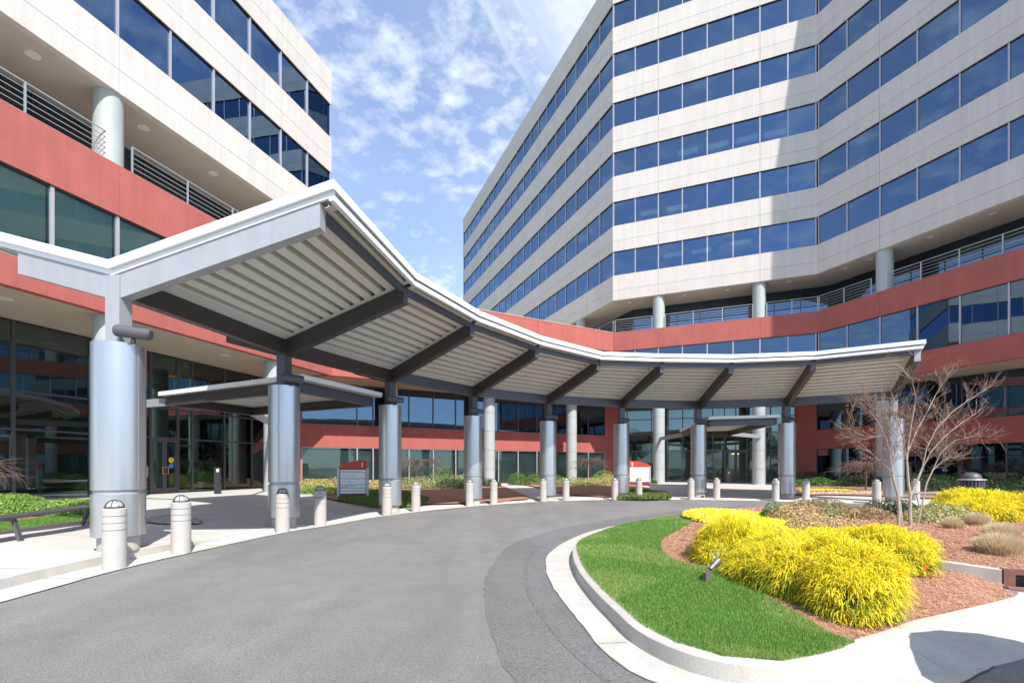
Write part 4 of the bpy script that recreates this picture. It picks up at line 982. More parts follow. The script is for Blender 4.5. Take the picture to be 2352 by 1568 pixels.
# ------------------------------------------------------------------ foliage builders
def leafmat(name,cols,rough=.45,trans=.25,spec=.4): return mat(name,cols[0],rough,spec=spec,island=cols,trans=trans)
LM_BOX=leafmat('boxwood_leaves',[(.05,.11,.02),(.10,.20,.035),(.17,.29,.06),(.07,.14,.03)])
LM_BRI=leafmat('bright_green_leaves',[(.08,.17,.02),(.16,.32,.04),(.26,.42,.07),(.12,.24,.03),(.35,.45,.15)])
LM_DRK=leafmat('dark_green_leaves',[(.015,.035,.012),(.03,.065,.02),(.05,.09,.03),(.02,.045,.015)])
LM_BRZ=leafmat('bronze_leaves',[(.20,.26,.10),(.50,.32,.14),(.72,.44,.22),(.28,.36,.14),(.60,.27,.13),(.72,.60,.40)])
LM_OLV=leafmat('olive_leaves',[(.16,.22,.08),(.31,.36,.13),(.46,.47,.22),(.22,.28,.10),(.56,.51,.32)])
LM_VAR=leafmat('gold_variegated_leaves',[(.19,.24,.07),(.48,.46,.15),(.64,.56,.26),(.52,.33,.15),(.28,.33,.10)])
LM_TRE=leafmat('tree_leaves',[(.03,.06,.02),(.06,.11,.03),(.10,.15,.04)])
TWIG=mat('shrub_twigs',(.12,.085,.06),.9); BARK=mat('pale_bark',(.38,.31,.26),.85,var=.25,vscale=14,bump=.3,bscale=60); BARKD=mat('dark_bark',(.14,.10,.08),.9,var=.2,vscale=14); TWR=mat('reddish_twigs',(.17,.105,.085),.9)
def leaf_cloud(n,c,rad,size,rg,lo=-.25,bumps=5,shell=.55,flat=1.):
    "n small leaf quads spread through a lumpy half ellipsoid"
    th=rg.uniform(0,2*np.pi,n); cz=rg.uniform(lo,1,n); sz=np.sqrt(1-cz*cz*.999)
    D=np.stack([np.cos(th)*sz,np.sin(th)*sz,cz],1)
    lump=1+0*th
    for _ in range(bumps):
        k=rg.normal(size=3); k/=np.linalg.norm(k); lump+=.22*np.clip((D@k-.55)/.45,0,1)-.03
    r=lump*(1-shell*rg.random(n)**2.0)
    P=np.array(c)+D*r[:,None]*np.array(rad)
    N=D*.8+rg.normal(size=(n,3))*.6+np.array([0,0,.3]); N/=np.linalg.norm(N,axis=1)[:,None]
    A=np.cross(N,rg.normal(size=(n,3))); A/=np.linalg.norm(A,axis=1)[:,None]+1e-9; B=np.cross(N,A)
    s=size*rg.uniform(.6,1.3,n)[:,None]
    V=np.stack([P-A*s,P-B*s*.45,P+A*s,P+B*s*.45],1).reshape(-1,3); F_=np.arange(4*n).reshape(n,4)
    return V,F_
def shrub(name,label,cat,c,rad,n,size,mt,seed,group=None,lo=-.1,shell=.55,bumps=6,twigs=True,mt2=None,frac=.0):
    rg=np.random.default_rng(seed); x,y,z=c; o=empty(name,(x,y,z),label,cat,group)
    V,F_=leaf_cloud(n,(x,y,z+rad[2]*.12),rad,size,rg,lo,bumps,shell); V[:,2]=np.maximum(V[:,2],z+.005)
    mi=None; mats=[mt]
    if mt2: mats=[mt,mt2]; mi=(rg.random(len(F_))<frac).astype(int)
    npmesh('foliage',V,F_,mats,o,mi)
    if twigs:
        m=MB(); r2=random.Random(seed)
        for i in range(16):
            a=r2.uniform(0,6.28); e=r2.uniform(.45,.95); m.tube([(x,y,z-.03),(x+math.cos(a)*rad[0]*.3*e,y+math.sin(a)*rad[1]*.3*e,z+rad[2]*.45),(x+math.cos(a)*rad[0]*.75*e,y+math.sin(a)*rad[1]*.75*e,z+rad[2]*.9*math.sqrt(max(.05,1-e*e*.7)))],[.012,.008,.004],4)
        m.build('twigs',TWIG,o)
    return o
def gw(xd,yd,zg=None):
    z=.3 if zg is None else zg; X,Y=at(xd,yd,z); return X,Y
# island shrubs: golden thread cypress
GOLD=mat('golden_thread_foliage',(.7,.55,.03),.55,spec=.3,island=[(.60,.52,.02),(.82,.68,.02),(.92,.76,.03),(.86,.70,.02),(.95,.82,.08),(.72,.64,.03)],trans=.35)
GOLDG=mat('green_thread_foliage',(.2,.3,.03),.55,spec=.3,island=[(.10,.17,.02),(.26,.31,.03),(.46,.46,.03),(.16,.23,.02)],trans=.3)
def golden(label,lobes,n,seed,name='golden_cypress_shrub'):
    rg=np.random.default_rng(seed); x,y,z=lobes[0][0]; o=empty(name,(x,y,z),label,'shrub','golden thread cypress shrubs on the island')
    w=np.array([l[1][0]*l[1][1] for l in lobes]); w=w/w.sum(); VS=[];FS=[];MI=[];base=0
    for (c,rad),ww in zip(lobes,w):
        k=int(n*ww); th=rg.uniform(0,2*np.pi,k); cz=rg.uniform(-.05,1,k); sz=np.sqrt(1-cz*cz*.999); D=np.stack([np.cos(th)*sz,np.sin(th)*sz,cz],1)
        lump=np.ones(k)
        for _ in range(9):
            q=rg.normal(size=3); q[2]=abs(q[2])*.6; q/=np.linalg.norm(q); lump+=.20*np.clip((D@q-.72)/.28,0,1)-.025
        depth=rg.random(k)**1.3
        P=np.array(c)+D*(lump*(1-.5*depth))[:,None]*np.array(rad)
        outd=D*np.array([1,1,.55])+np.array([0,0,.35])+rg.normal(size=(k,3))*.28; outd/=np.linalg.norm(outd,axis=1)[:,None]
        fs=1.0 if y<9 else 1.6
        for s in range(6):   # seven threads per sprig, arching over
            d=outd+rg.normal(size=(k,3))*.62; d/=np.linalg.norm(d,axis=1)[:,None]
            L=rg.uniform(.06,.15,k)[:,None]*fs; side=np.cross(d,np.array([0,0,1.])+rg.normal(size=(k,3))*.3); side/=np.linalg.norm(side,axis=1)[:,None]+1e-9
            wd_=rg.uniform(.0022,.0042,k)[:,None]*fs
            p0=P+rg.normal(size=(k,3))*.012; p1=p0+d*L*.5; p2=p1+(d*.75+np.array([0,0,-.40]))*L*.5; p3=p2+(d*.5+np.array([0,0,-.75]))*L*.45
            vv=np.stack([p0-side*wd_,p0+side*wd_,p1-side*wd_*1.2,p1+side*wd_*1.2,p2-side*wd_,p2+side*wd_,p3,p3+side*wd_*.3],1).reshape(-1,3)
            i=np.arange(k)[:,None]*8+base
            f_=np.concatenate([i+np.array([0,1,3,2]),i+np.array([2,3,5,4]),i+np.array([4,5,7,6])],1).reshape(-1,4)
            VS.append(vv);FS.append(f_); base+=8*k
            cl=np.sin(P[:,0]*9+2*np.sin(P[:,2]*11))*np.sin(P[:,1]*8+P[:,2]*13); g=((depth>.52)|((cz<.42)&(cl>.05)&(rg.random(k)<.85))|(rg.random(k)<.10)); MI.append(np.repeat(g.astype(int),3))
    V=np.concatenate(VS); V[:,2]=np.maximum(V[:,2],z+.01)
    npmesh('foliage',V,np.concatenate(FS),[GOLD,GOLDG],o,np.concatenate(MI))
    # dark inner mass of old foliage and stems
    Vi,Fi=[],[];b=0
    for (c,rad) in lobes:
        v,f_=leaf_cloud(1800,c,np.array(rad)*.72,.04,rg,0,3,.5); Vi.append(v);Fi.append(f_+b); b+=len(v)
    npmesh('inner_foliage',np.concatenate(Vi),np.concatenate(Fi),LM_OLV,o)
    m=MB(); r2=random.Random(seed)
    for (c,rad) in lobes:
        for i in range(12):
            a=r2.uniform(0,6.28); m.tube([(c[0],c[1],z-.02),(c[0]+math.cos(a)*rad[0]*.35,c[1]+math.sin(a)*rad[1]*.35,z+rad[2]*.35),(c[0]+math.cos(a)*rad[0]*.7,c[1]+math.sin(a)*rad[1]*.7,z+rad[2]*.5)],[.02,.013,.006],5)
    m.build('stems',TWIG,o)
    return o
def iz(x,y): return float(isl_z(x,y)[0])
golden('golden thread cypress nearest the camera, largest front mound over the kerb',[((3.40,5.0,.16),(.48,.52,.56)),((3.2,5.45,.2),(.48,.5,.56)),((3.72,5.5,.2),(.46,.5,.56))],12500,11)
golden('golden thread cypress in the middle of the front row behind the spotlight',[((3.4,6.35,.2),(.66,.64,.63)),((3.05,6.15,.2),(.42,.42,.40)),((4.15,6.6,.2),(.6,.55,.56))],10500,12)
golden('golden thread cypress at the left end of the front row beside the lawn',[((3.25,7.35,.2),(.50,.62,.60)),((2.95,6.9,.2),(.35,.45,.44)),((3.8,7.5,.2),(.6,.55,.56))],7500,13)
golden('golden thread cypress below the bare tree, behind the front mound',[((5.15,6.95,.2),(.60,.58,.60)),((5.45,7.1,.2),(.50,.5,.48)),((4.6,7.1,.2),(.55,.5,.50))],8500,14)
golden('golden thread cypress mound at the right edge in front of the litter bin',[((11.6,12.1,.25),(1.0,.9,.58)),((13.0,11.7,.25),(1.2,1.0,.58)),((12.6,13.0,.25),(1.3,1.0,.72))],12000,15)
# bronze, green and flowering plants of the island
shrub('bronze_shrub','bronze and green shrub mound behind the yellow pansies, left of the pair','shrub',(6.75,11.3,.25),(.75,.65,.42),5200,.030,LM_BRZ,21,'bronze leaved shrubs on the island')
shrub('bronze_shrub','grey green and bronze shrub mound in the middle of the island','shrub',(7.65,12.2,.28),(.95,.8,.50),6500,.030,LM_BRZ,22,'bronze leaved shrubs on the island',mt2=LM_OLV,frac=.45)
shrub('bronze_shrub','copper orange low shrub directly behind the golden cypress row','shrub',(6.55,10.2,.25),(.9,.5,.30),4600,.028,LM_BRZ,23,'bronze leaved shrubs on the island')
shrub('bronze_shrub','thin coppery shrub just left of the bare tree stems','shrub',(8.9,12.3,.28),(.7,.6,.35),2600,.028,LM_BRZ,24,'bronze leaved shrubs on the island',shell=.8)
shrub('variegated_shrub','cream and green low shrub right of the bare tree stems','shrub',(10.0,11.4,.25),(.95,.65,.40),5600,.032,LM_OLV,25,mt2=LM_VAR,frac=.5)
shrub('green_shrub','dark green shrub between the pansies and the bronze shrubs','shrub',(6.15,11.55,.25),(.33,.33,.36),2200,.026,LM_BOX,26)
shrub('green_shrub','dark green low shrub behind the bare tree','shrub',(10.3,13.0,.28),(.9,.5,.38),3000,.032,LM_DRK,27)
# pansy bed: countless small yellow flowers over leaves
PAN=mat('pansy_petals',(.85,.68,.01),.5,island=[(.82,.62,.01),(.92,.76,.02),(.88,.70,.01)],trans=.3); PANW=mat('pale_petals',(.7,.65,.75),.5)
def flowers(name,label,c,rad,n,mt,seed,lift=.16,white=.0):
    rg=np.random.default_rng(seed); a=rg.uniform(0,2*np.pi,n); r=np.sqrt(rg.random(n)); X=c[0]+rad[0]*r*np.cos(a); Y=c[1]+rad[1]*r*np.sin(a)
    h=lift*np.sqrt(np.clip(1-r**3,0,1))+.05; Z=c[2]+h*rg.uniform(.8,1.1,n)
    P=np.stack([X,Y,Z],1); N=rg.normal(size=(n,3))*.45+np.array([.15,-.45,.8]); N/=np.linalg.norm(N,axis=1)[:,None]
    A=np.cross(N,rg.normal(size=(n,3))); A/=np.linalg.norm(A,axis=1)[:,None]; B=np.cross(N,A); s=rg.uniform(.022,.036,n)[:,None]
    V=np.stack([P+s*(A*math.cos(t)+B*math.sin(t)) for t in [i*math.pi/3 for i in range(6)]],1).reshape(-1,3); F6=np.arange(6*n).reshape(n,6)
    o=empty(name,c,label,'flower bed',kind='stuff'); npmesh('blooms',V,F6,[mt,PANW],o,(rg.random(n)<white).astype(int),kind='stuff')
    k=n; P2=np.stack([c[0]+rad[0]*np.sqrt(rg.random(k))*np.cos(a),c[1]+rad[1]*np.sqrt(rg.random(k))*np.sin(a),c[2]+rg.random(k)*lift*.8+.02],1)
    N=rg.normal(size=(k,3)); A=np.cross(N,rg.normal(size=(k,3))); A/=np.linalg.norm(A,axis=1)[:,None]; B=np.cross(N,A); B/=np.linalg.norm(B,axis=1)[:,None]; s=.02
    V=np.stack([P2-A*s,P2-B*s*.5,P2+A*s,P2+B*s*.5],1).reshape(-1,3); npmesh('leaves',V,np.arange(4*k).reshape(k,4),LM_BRI,o,kind='stuff')
flowers('pansy_bed','bright yellow pansies at the far end of the island lawn',(5.75,12.2,.20),(1.15,2.5,0),8500,PAN,31,white=.03)
flowers('pansy_bed','thin strip of yellow flowers by the pale stones, far right bed',(17.0,26.6,.24),(1.9,.35,0),900,PAN,32,lift=.08)
# straw coloured cut back grasses
STRAW=mat('straw_grass',(.55,.42,.22),.8,island=[(.52,.40,.23),(.72,.60,.38),(.84,.73,.52),(.62,.50,.30)],trans=.3)
LAWNM=mat('lawn_blades',(.1,.25,.03),.5,spec=.3,island=[(.07,.19,.022),(.13,.31,.04),(.21,.43,.07),(.10,.24,.03),(.36,.52,.19)],trans=.4)
LAWNY=mat('pale_lawn_blades',(.25,.3,.08),.6,island=[(.30,.42,.10),(.50,.50,.20),(.20,.38,.06)],trans=.4)
GRN2=mat('liriope_blades',(.08,.14,.03),.5,island=[(.05,.11,.02),(.12,.19,.03),(.22,.29,.06),(.30,.31,.10)],trans=.3)
def blades(X,Y,Z,h,wd_,rg,lean=.35,n3=True,dirx=None):
    n=len(X); P=np.stack([X,Y,Z],1); a=rg.uniform(0,2*np.pi,n); L=np.stack([np.cos(a),np.sin(a),0*a],1)*lean*rg.random(n)[:,None]
    if dirx is not None: L=L+dirx
    hh=h[:,None] if hasattr(h,'__len__') else h*rg.uniform(.6,1.25,n)[:,None]
    b=rg.uniform(0,2*np.pi,n); S=np.stack([np.cos(b),np.sin(b),0*b],1)*(wd_ if hasattr(wd_,'__len__') is False else wd_[:,None])
    up=np.array([0,0,1.]); m_=P+(up*.6+L*.35)*hh; t=P+(up*.92+L*1.1)*hh
    V=np.stack([P-S,P+S,m_+S*.8,m_-S*.8,t],1).reshape(-1,3); i=np.arange(n)[:,None]*5
    Fq=np.concatenate([i+np.array([0,1,2]),i+np.array([0,2,3]),i+np.array([3,2,4])],1).reshape(-1,3); return V,Fq
def tuft(label,c,r,h,n,seed,mt=STRAW,name='straw_grass_clump'):
    rg=np.random.default_rng(seed); a=rg.uniform(0,2*np.pi,n); q=np.sqrt(rg.random(n)); X=c[0]+r*q*.8*np.cos(a);Y=c[1]+r*q*.8*np.sin(a)
    d=np.stack([np.cos(a),np.sin(a),0*a],1)*(q*.42)[:,None]; V,F_=blades(X,Y,np.full(n,c[2]),h*1.5*(1-.55*q**2)*rg.uniform(.7,1.15,n),.0035,rg,.3,dirx=d)
    o=empty(name,c,label,'grass clump','cut back straw coloured grasses'); npmesh('blades',V,F_,mt,o); return o
tuft('small round straw grass clump nearest the bare tree',(9.25,10.15,iz(9.25,10.15)),.17,.20,2600,41)
tuft('straw grass clump at the foot of the right golden mound',(10.35,10.75,iz(10.3,10.7)),.21,.22,3200,42)
tuft('large straw grass clump above the storm drain at the right edge',(7.75,7.7,iz(7.7,7.6)),.31,.25,5600,43)
tuft('straw grass clump behind the large one at the right edge',(9.0,8.9,iz(9,8.9)),.28,.22,3600,44)
# lawn blades
rg=np.random.default_rng(5); n=230000; LWA=np.array(LW); x0,y0=LWA.min(0);x1,y1=LWA.max(0)
X=rg.uniform(x0,x1,n*2);Y=y0+(y1-y0)*rg.random(n*2)**1.5
k=np_inpoly(X,Y,LWA); X=X[k][:n];Y=Y[k][:n]; Z=isl_z(X,Y)+.01
pn=np.sin(X*2.1+1.3*np.sin(Y*1.7))*np.sin(Y*1.3+X*.6)
size=np.clip(Y/5.5,.8,2.4)
V,F_=blades(X,Y,Z,.045*rg.uniform(.6,1.3,len(X))*np.clip(size,.9,1.3),(.0021*size),rg,.55)
lw=empty('lawn',(1.8,5,.15),'mown green lawn strip along the kerb of the island','lawn',kind='stuff')
npmesh('grass_blades',V,F_,[LAWNM,LAWNY],lw,np.repeat(((pn>.15)&(rg.random(len(X))<.50))|(rg.random(len(X))<.12),3).astype(int),kind='stuff')
# pine straw needles over the island bed
NEED=mat('pine_needles',(.4,.2,.1),.8,island=[(.30,.13,.07),(.50,.25,.14),(.66,.38,.24),(.40,.18,.10),(.76,.52,.37)])
def needles(name,P,n,seed,zf,par=None,L=(.05,.13),w=.0022,ypow=1.,excl=None,label=None):
    rg=np.random.default_rng(seed); P=np.asarray(P); x0,y0=P.min(0);x1,y1=P.max(0); X=rg.uniform(x0,x1,n*2);Y=y0+(y1-y0)*rg.random(n*2)**ypow
    k=np_inpoly(X,Y,P)
    if excl is not None: k&=~np_inpoly(X,Y,np.asarray(excl))
    X=X[k][:n];Y=Y[k][:n];m_=len(X);Z=zf(X,Y)+rg.uniform(.004,.03,m_); a=rg.uniform(0,np.pi,m_); l=rg.uniform(*L,m_)/2*np.clip(Y/9,.8,2)
    sc=np.clip(Y/6,.8,3.0)*w
    D=np.stack([np.cos(a)*l,np.sin(a)*l,rg.normal(size=m_)*l*.18],1); S=np.stack([-np.sin(a)*sc,np.cos(a)*sc,0*a],1); C=np.stack([X,Y,Z],1)
    V=np.stack([C-D-S,C-D+S,C+D+S,C+D-S],1).reshape(-1,3); return npmesh(name,V,np.arange(4*m_).reshape(m_,4),NEED,par,kind='stuff')
ps=empty('pine_straw',(6,9,.2),'reddish pine straw mulch covering the island bed','mulch',kind='stuff')
needles('needles',IPX,150000,51,isl_z,ps,ypow=1.35,excl=LW)
needles('stray_needles',LW,500,53,lambda X,Y:isl_z(X,Y)+.03,ps,L=(.03,.06),w=.0016)
needles('needles',B4,22000,52,lambda X,Y:gz_np(X,Y)+.06,ps,w=.003)
# rim of bed between lawn and shrubs gets a few stray needles on the grass
# leaves of liriope under the signs
def clumpfield(name,label,P,n,h,w,mt,seed,lift=.06,lean=.7):
    rg=np.random.default_rng(seed); P=np.asarray(P); x0,y0=P.min(0);x1,y1=P.max(0); X=rg.uniform(x0,x1,n*3);Y=rg.uniform(y0,y1,n*3); k=np_inpoly(X,Y,P); X=X[k][:n];Y=Y[k][:n]
    V,F_=blades(X,Y,gz_np(X,Y)+lift,h,w,rg,lean); o=empty(name,(*P.mean(0),.2),label,'ground cover',kind='stuff'); npmesh('blades',V,F_,mt,o,kind='stuff')
clumpfield('grassy_ground_cover','dark grassy ground cover in front of the sign numbered 1',bedpoly([(775,1143),(860,1152),(960,1150),(985,1138),(930,1130),(800,1129)],.3),16000,.17,.012,GRN2,61)
clumpfield('grassy_ground_cover','grassy ground cover at the foot of the sign numbered 2',bedpoly([(1410,1134),(1480,1136),(1543,1134),(1530,1127),(1450,1124)],.3),9000,.20,.018,GRN2,62)
clumpfield('grass_strip','mown grass strip behind the left bench along the paving edge',[(-14.4,7.0),(-10.5,7.4),(-10.8,10.4),(-10.95,12.6),(-11.3,13.8),(-12.0,13.4),(-12.0,10.8),(-12.3,8.6),(-14.2,8.2)],60000,.07,.004,LAWNM,63)
# hedge and shrubs on the left
for i,(x,y,rx,ry,h,lab) in enumerate(((-12.4,13.5,1.2,.8,.62,'bright green low shrub just left of the first pedestal'),(-13.9,13.2,1.3,.95,.78,'bright green shrub in the middle of the left bed'),(-14.9,11.6,1.3,1.1,.72,'bright green shrub at the left picture edge behind the bench'))):
    shrub('green_shrub',lab,'shrub',(x,y,G(x,y)+.04),(rx,ry,h*.62),8500,.034,LM_BRI,70+i,'bright green shrubs in the left bed',shell=.4)
# potted plant inside the left lobby, seen through the glass
POT=mat('terracotta_pot',(.42,.13,.045),.7); q=fg.p(gpos(fg,478),-.75); pp=empty('potted_plant',(q.x,q.y,.32),'dark leafy plant in a terracotta pot inside the glazed left lobby','potted plant')
m=MB(); m.lathe((q.x,q.y,.33),[(.30,0),(.42,.75),(.45,.78),(.45,.86),(.38,.86)],22); m.build('pot',POT,pp,smooth=True)
rg=np.random.default_rng(9); V,F_=leaf_cloud(2600,(q.x,q.y,2.0),(.75,.75,.75),.075,rg,-.7,6,.8); npmesh('foliage',V,F_,LM_DRK,pp)
m=MB(); m.tube([(q.x,q.y,1.1),(q.x+.05,q.y,1.9)],.03,6); m.build('stem',TWIG,pp)
# shrubs along the wing
WS=[(705,1126,26,1.3,.9,.8,'VAR','golden brown shrub at the left end of the wing bed'),(748,1127,26.5,1.2,.9,.95,'VAR','golden brown shrub left of sign 1, the taller of two'),(722,1134,23.5,.9,.7,.55,'BRI','bright green shrub below the golden ones, left of sign 1'),(757,1136,23.0,.8,.6,.5,'BRI','bright green shrub next to the left post of sign 1'),
(858,1127,27,1.1,.9,.85,'VAR','yellowish shrub between sign 1 and the third pedestal'),(940,1127,28,1.5,.9,.72,'OLV','olive shrub right of the third pedestal'),(985,1124,29,1.4,.9,.8,'OLV','olive shrub under the small bare tree'),(1012,1118,32,.85,.8,1.35,'BRI','round green shrub standing taller left of the fourth pedestal'),(1035,1126,29,1.6,.9,.72,'DRK','dark green shrub left of the fourth pedestal'),(1062,1122,30,.9,.8,1.1,'OLV','yellow green shrub partly behind the fourth pedestal'),(1120,1126,31,1.0,.7,.6,'DRK','dark low shrub at the foot of the beige column'),
(1192,1116,34,.85,.8,1.25,'BOX','round green shrub alone left of the fifth pedestal, nearer the path'),(1228,1116,34,.85,.8,1.2,'BOX','round green shrub directly left of the fifth pedestal'),(1280,1117,34,.7,.7,1.0,'BOX','round green shrub directly right of the fifth pedestal'),
(1320,1121,32,1.3,.8,.7,'OLV','olive shrub between fifth and sixth pedestals, left one'),(1352,1121,32,1.3,.9,.85,'VAR','variegated shrub mass below the small bare tree by sign 2'),(1390,1119,33,1.2,.9,1.0,'VAR','variegated shrub left of the sixth pedestal'),(1385,1113,36,1.0,.8,1.45,'BRI','round green shrub behind the variegated ones'),(1498,1116,36,.5,.5,.7,'OLV','small yellow green shrub at the right post of sign 2'),
(1832,1121,30,.6,.6,.75,'BOX','clipped boxwood at the right side of the eighth pedestal'),(1883,1119,31,.9,.8,.72,'BOX','rounded boxwood near the yellow flower strip'),(1930,1119,31,.85,.7,.62,'BOX','rounded boxwood left of the small weeping tree'),
(1870,1114,34,1.8,1.0,1.3,'DRK','dark shrub against the red wall'),(1925,1112,34,2.0,1.0,1.2,'DRK','dark shrub below the window, left of the weeping tree'),(2000,1114,30,1.9,1.0,1.1,'DRK','dark shrub behind the weeping tree'),
(2100,1120,26,1.9,1.0,1.15,'DRK','dark hedge shrub behind the pale bench'),(2160,1118,24,1.4,1.0,1.55,'DRK','tall dark shrub left of the litter bin'),(2262,1122,22.5,1.5,1.0,1.15,'DRK','dark hedge shrub right of the litter bin'),(2330,1124,21.5,1.6,1.0,1.2,'DRK','dark hedge shrub at the right picture edge'),(2410,1126,20.5,1.6,1.0,1.2,'DRK','dark hedge shrub beyond the right picture edge')]
MD={'VAR':LM_VAR,'BRI':LM_BRI,'OLV':LM_OLV,'DRK':LM_DRK,'BOX':LM_BOX}
for i,(xd,yd,Z,rx,ry,h,k_,lab) in enumerate(WS):
    X=(xd-CX)/F*Z; zg=max(.1,G(X,Z))+.04; s=.045 if Z>25 else .038
    shrub('bed_shrub',lab,'shrub',(X,Z,zg),(rx,ry,h*.66),int(2300*rx*1.2),s,MD[k_],100+i,'shrubs in the beds along the buildings',shell=.5,twigs=False,lo=-.5)
# pale stones of the dry bed
STN=mat('pale_stones',(.42,.39,.34),.9,var=.15,vscale=6)
def stones(name,label,P,n,seed,sz=(.04,.09),mt=STN,lift=.05):
    rg=np.random.default_rng(seed); P=np.asarray(P); x0,y0=P.min(0);x1,y1=P.max(0); m=MB(); c=0
    while c<n:
        x=rg.uniform(x0,x1);y=rg.uniform(y0,y1)
        if not inpoly(x,y,P): continue
        r=rg.uniform(*sz); m.lathe((x,y,G(x,y)+lift-r*.3),[(r*.7,0),(r,r*.3),(r*.8,r*.65),(r*.3,r*.8)],7); c+=1
    o=m.build(name,mt,None,smooth=True); tag(o,label,'stones',kind='stuff')
stones('river_stones','pale river stones edging the yellow flower strip on the right',[(14.6,25.6),(19.3,25.0),(19.3,25.9),(14.6,26.4)],260,81,(.05,.10))
DST=mat('dark_stones',(.36,.31,.26),.9,var=.2,vscale=6)
stones('dark_stones','dark stones and moss at the end of the left bed behind the second bollard',B5,220,82,(.05,.10),DST)
# ------------------------------------------------------------------ trees
def grow(m,p,d,L,r,depth,rd,spread=.5,up=.12,pts_out=None,minr=.0025,nseg=4,tips=None,wig=.12,kids=(2,4)):
    pts=[Vector(p)]; rr=[r]; d=Vector(d).normalized(); c=Vector(p)
    for i in range(nseg):
        d=(d+Vector((rd.gauss(0,wig),rd.gauss(0,wig),rd.gauss(0,wig)+up*.3))).normalized(); c=c+d*L/nseg; pts.append(c.copy()); rr.append(max(minr,r*(1-.42*(i+1)/nseg)))
    m.tube(pts,rr,6 if r>.012 else 4 if r>.006 else 3)
    if depth<=0:
        if tips is not None: tips.append(c.copy())
        return
    k=rd.randint(*kids)
    for j in range(k):
        t=rd.uniform(.35,1.0) if j else 1.0; idx=min(nseg,max(1,round(t*nseg))); q=pts[idx]
        ax=Vector((rd.gauss(0,1),rd.gauss(0,1),rd.gauss(0,1))); nd=(d+ax.normalized()*spread*(1.1 if j else .5)+Vector((0,0,up))).normalized()
        grow(m,q,nd,L*rd.uniform(.58,.85),max(minr,rr[idx]*rd.uniform(.55,.8)),depth-1,rd,spread,up,None,minr,nseg,tips,wig,kids)
# crape myrtle on the island, three stems following the photograph's pose
rd=random.Random(4); ty=10.65
def tp(xd,yd,dy=0.): Z=ty+dy; return Vector(((xd-CX)/F*Z,Z,EYE+(YH-yd)*Z/F))
tr=empty('bare_crape_myrtle',(*tp(2085,1205).xy,.25),'bare pale barked multi stemmed tree with fine twigs on the island','tree')
def stem(pts,r0,r1,name='trunk'):
    P=[Vector(p) for p in pts]; P=[Vector((q.x,q.y,q.z)) for q in P]; n=len(P); m=MB(); rr=[r0+(r1-r0)*i/(n-1) for i in range(n)]; m.tube(P,[.82*q for q in rr],9); m.build(name,BARK,tr,smooth=True); return P
m=MB(); tips=[]
S=[([(2064,1212),(2065,1170),(2062,1135),(2052,1100),(2048,1070)],.042,.026),([(2072,1212),(2068,1160),(2060,1130)],.03,.02),
([(2092,1225),(2090,1180),(2091,1140),(2086,1105),(2083,1060)],.05,.026),([(2091,1140),(2104,1110),(2118,1075)],.035,.024),([(2103,1232),(2112,1180),(2120,1150),(2128,1110),(2142,1080)],.026,.017)]
for pts,a,b in S: stem([tp(x,y) for x,y in pts],a,b)
BRN_=[([(2048,1070),(2043,1035),(2033,1000),(2020,975),(2000,945),(1975,925)],.020,.006),([(2048,1070),(2058,1030),(2062,990),(2058,940),(2050,905)],.020,.006),([(2048,1082),(2018,1055),(1990,1030),(1965,1008)],.010,.004),
([(2083,1060),(2086,1020),(2094,970),(2104,915),(2095,870),(2070,842)],.024,.006),([(2083,1060),(2076,1010),(2060,965),(2040,930)],.018,.005),([(2086,1035),(2105,990),(2130,945),(2150,905),(2170,875),(2180,855)],.018,.005),
([(2118,1075),(2140,1035),(2172,1000),(2210,970),(2240,950)],.020,.006),([(2118,1075),(2128,1030),(2150,985),(2188,945),(2230,915),(2262,895)],.020,.005),([(2142,1080),(2165,1058),(2185,1050),(2215,1045)],.012,.004),([(2142,1080),(2160,1040),(2195,1010),(2225,1005),(2250,1000)],.013,.004),([(2033,1000),(1990,1005),(1955,985),(1950,965)],.010,.004),([(2062,990),(2035,960),(2005,940),(1985,905)],.010,.004)]
zj=[-.25,.1,-.1,.15,-.3,.3,.1,-.2,.2,-.1,.2,-.3]
for (pts,a,b),dz in zip(BRN_,zj):
    n=len(pts); P=[tp(x,y,dz*(i/(n-1))) for i,(x,y) in enumerate(pts)]; mm=MB(); mm.tube(P,[.75*(a+(b-a)*i/(n-1)) for i in range(n)],6); mm.build('limb',BARK,tr,smooth=True)
    for i in range(1,n):
        for q in range(6 if i<n-1 else 4):
            base=P[i-1].lerp(P[i],rd.random()); d=(P[i]-P[i-1]).normalized()+Vector((rd.gauss(0,.6),rd.gauss(0,.6),rd.gauss(.1,.45))); grow(m,base,d,rd.uniform(.15,.33),.006,2,rd,.75,.12,minr=.0022,nseg=3,tips=tips,kids=(2,4))
m.build('twigs',mat('crape_twigs',(.27,.185,.135),.85),tr)
SEED=mat('seed_heads',(.36,.18,.07),.9); mm=MB()
for p in rd.sample(tips,46)+[tp(1985,905,-.3),tp(2104,868),tp(2070,842)]:
    for q in range(7):
        o=Vector((rd.gauss(0,.022),rd.gauss(0,.022),rd.gauss(0,.018))); mm.box(p+o,(.006,.006,.006),rd.random())
mm.build('seed_heads',SEED,tr)
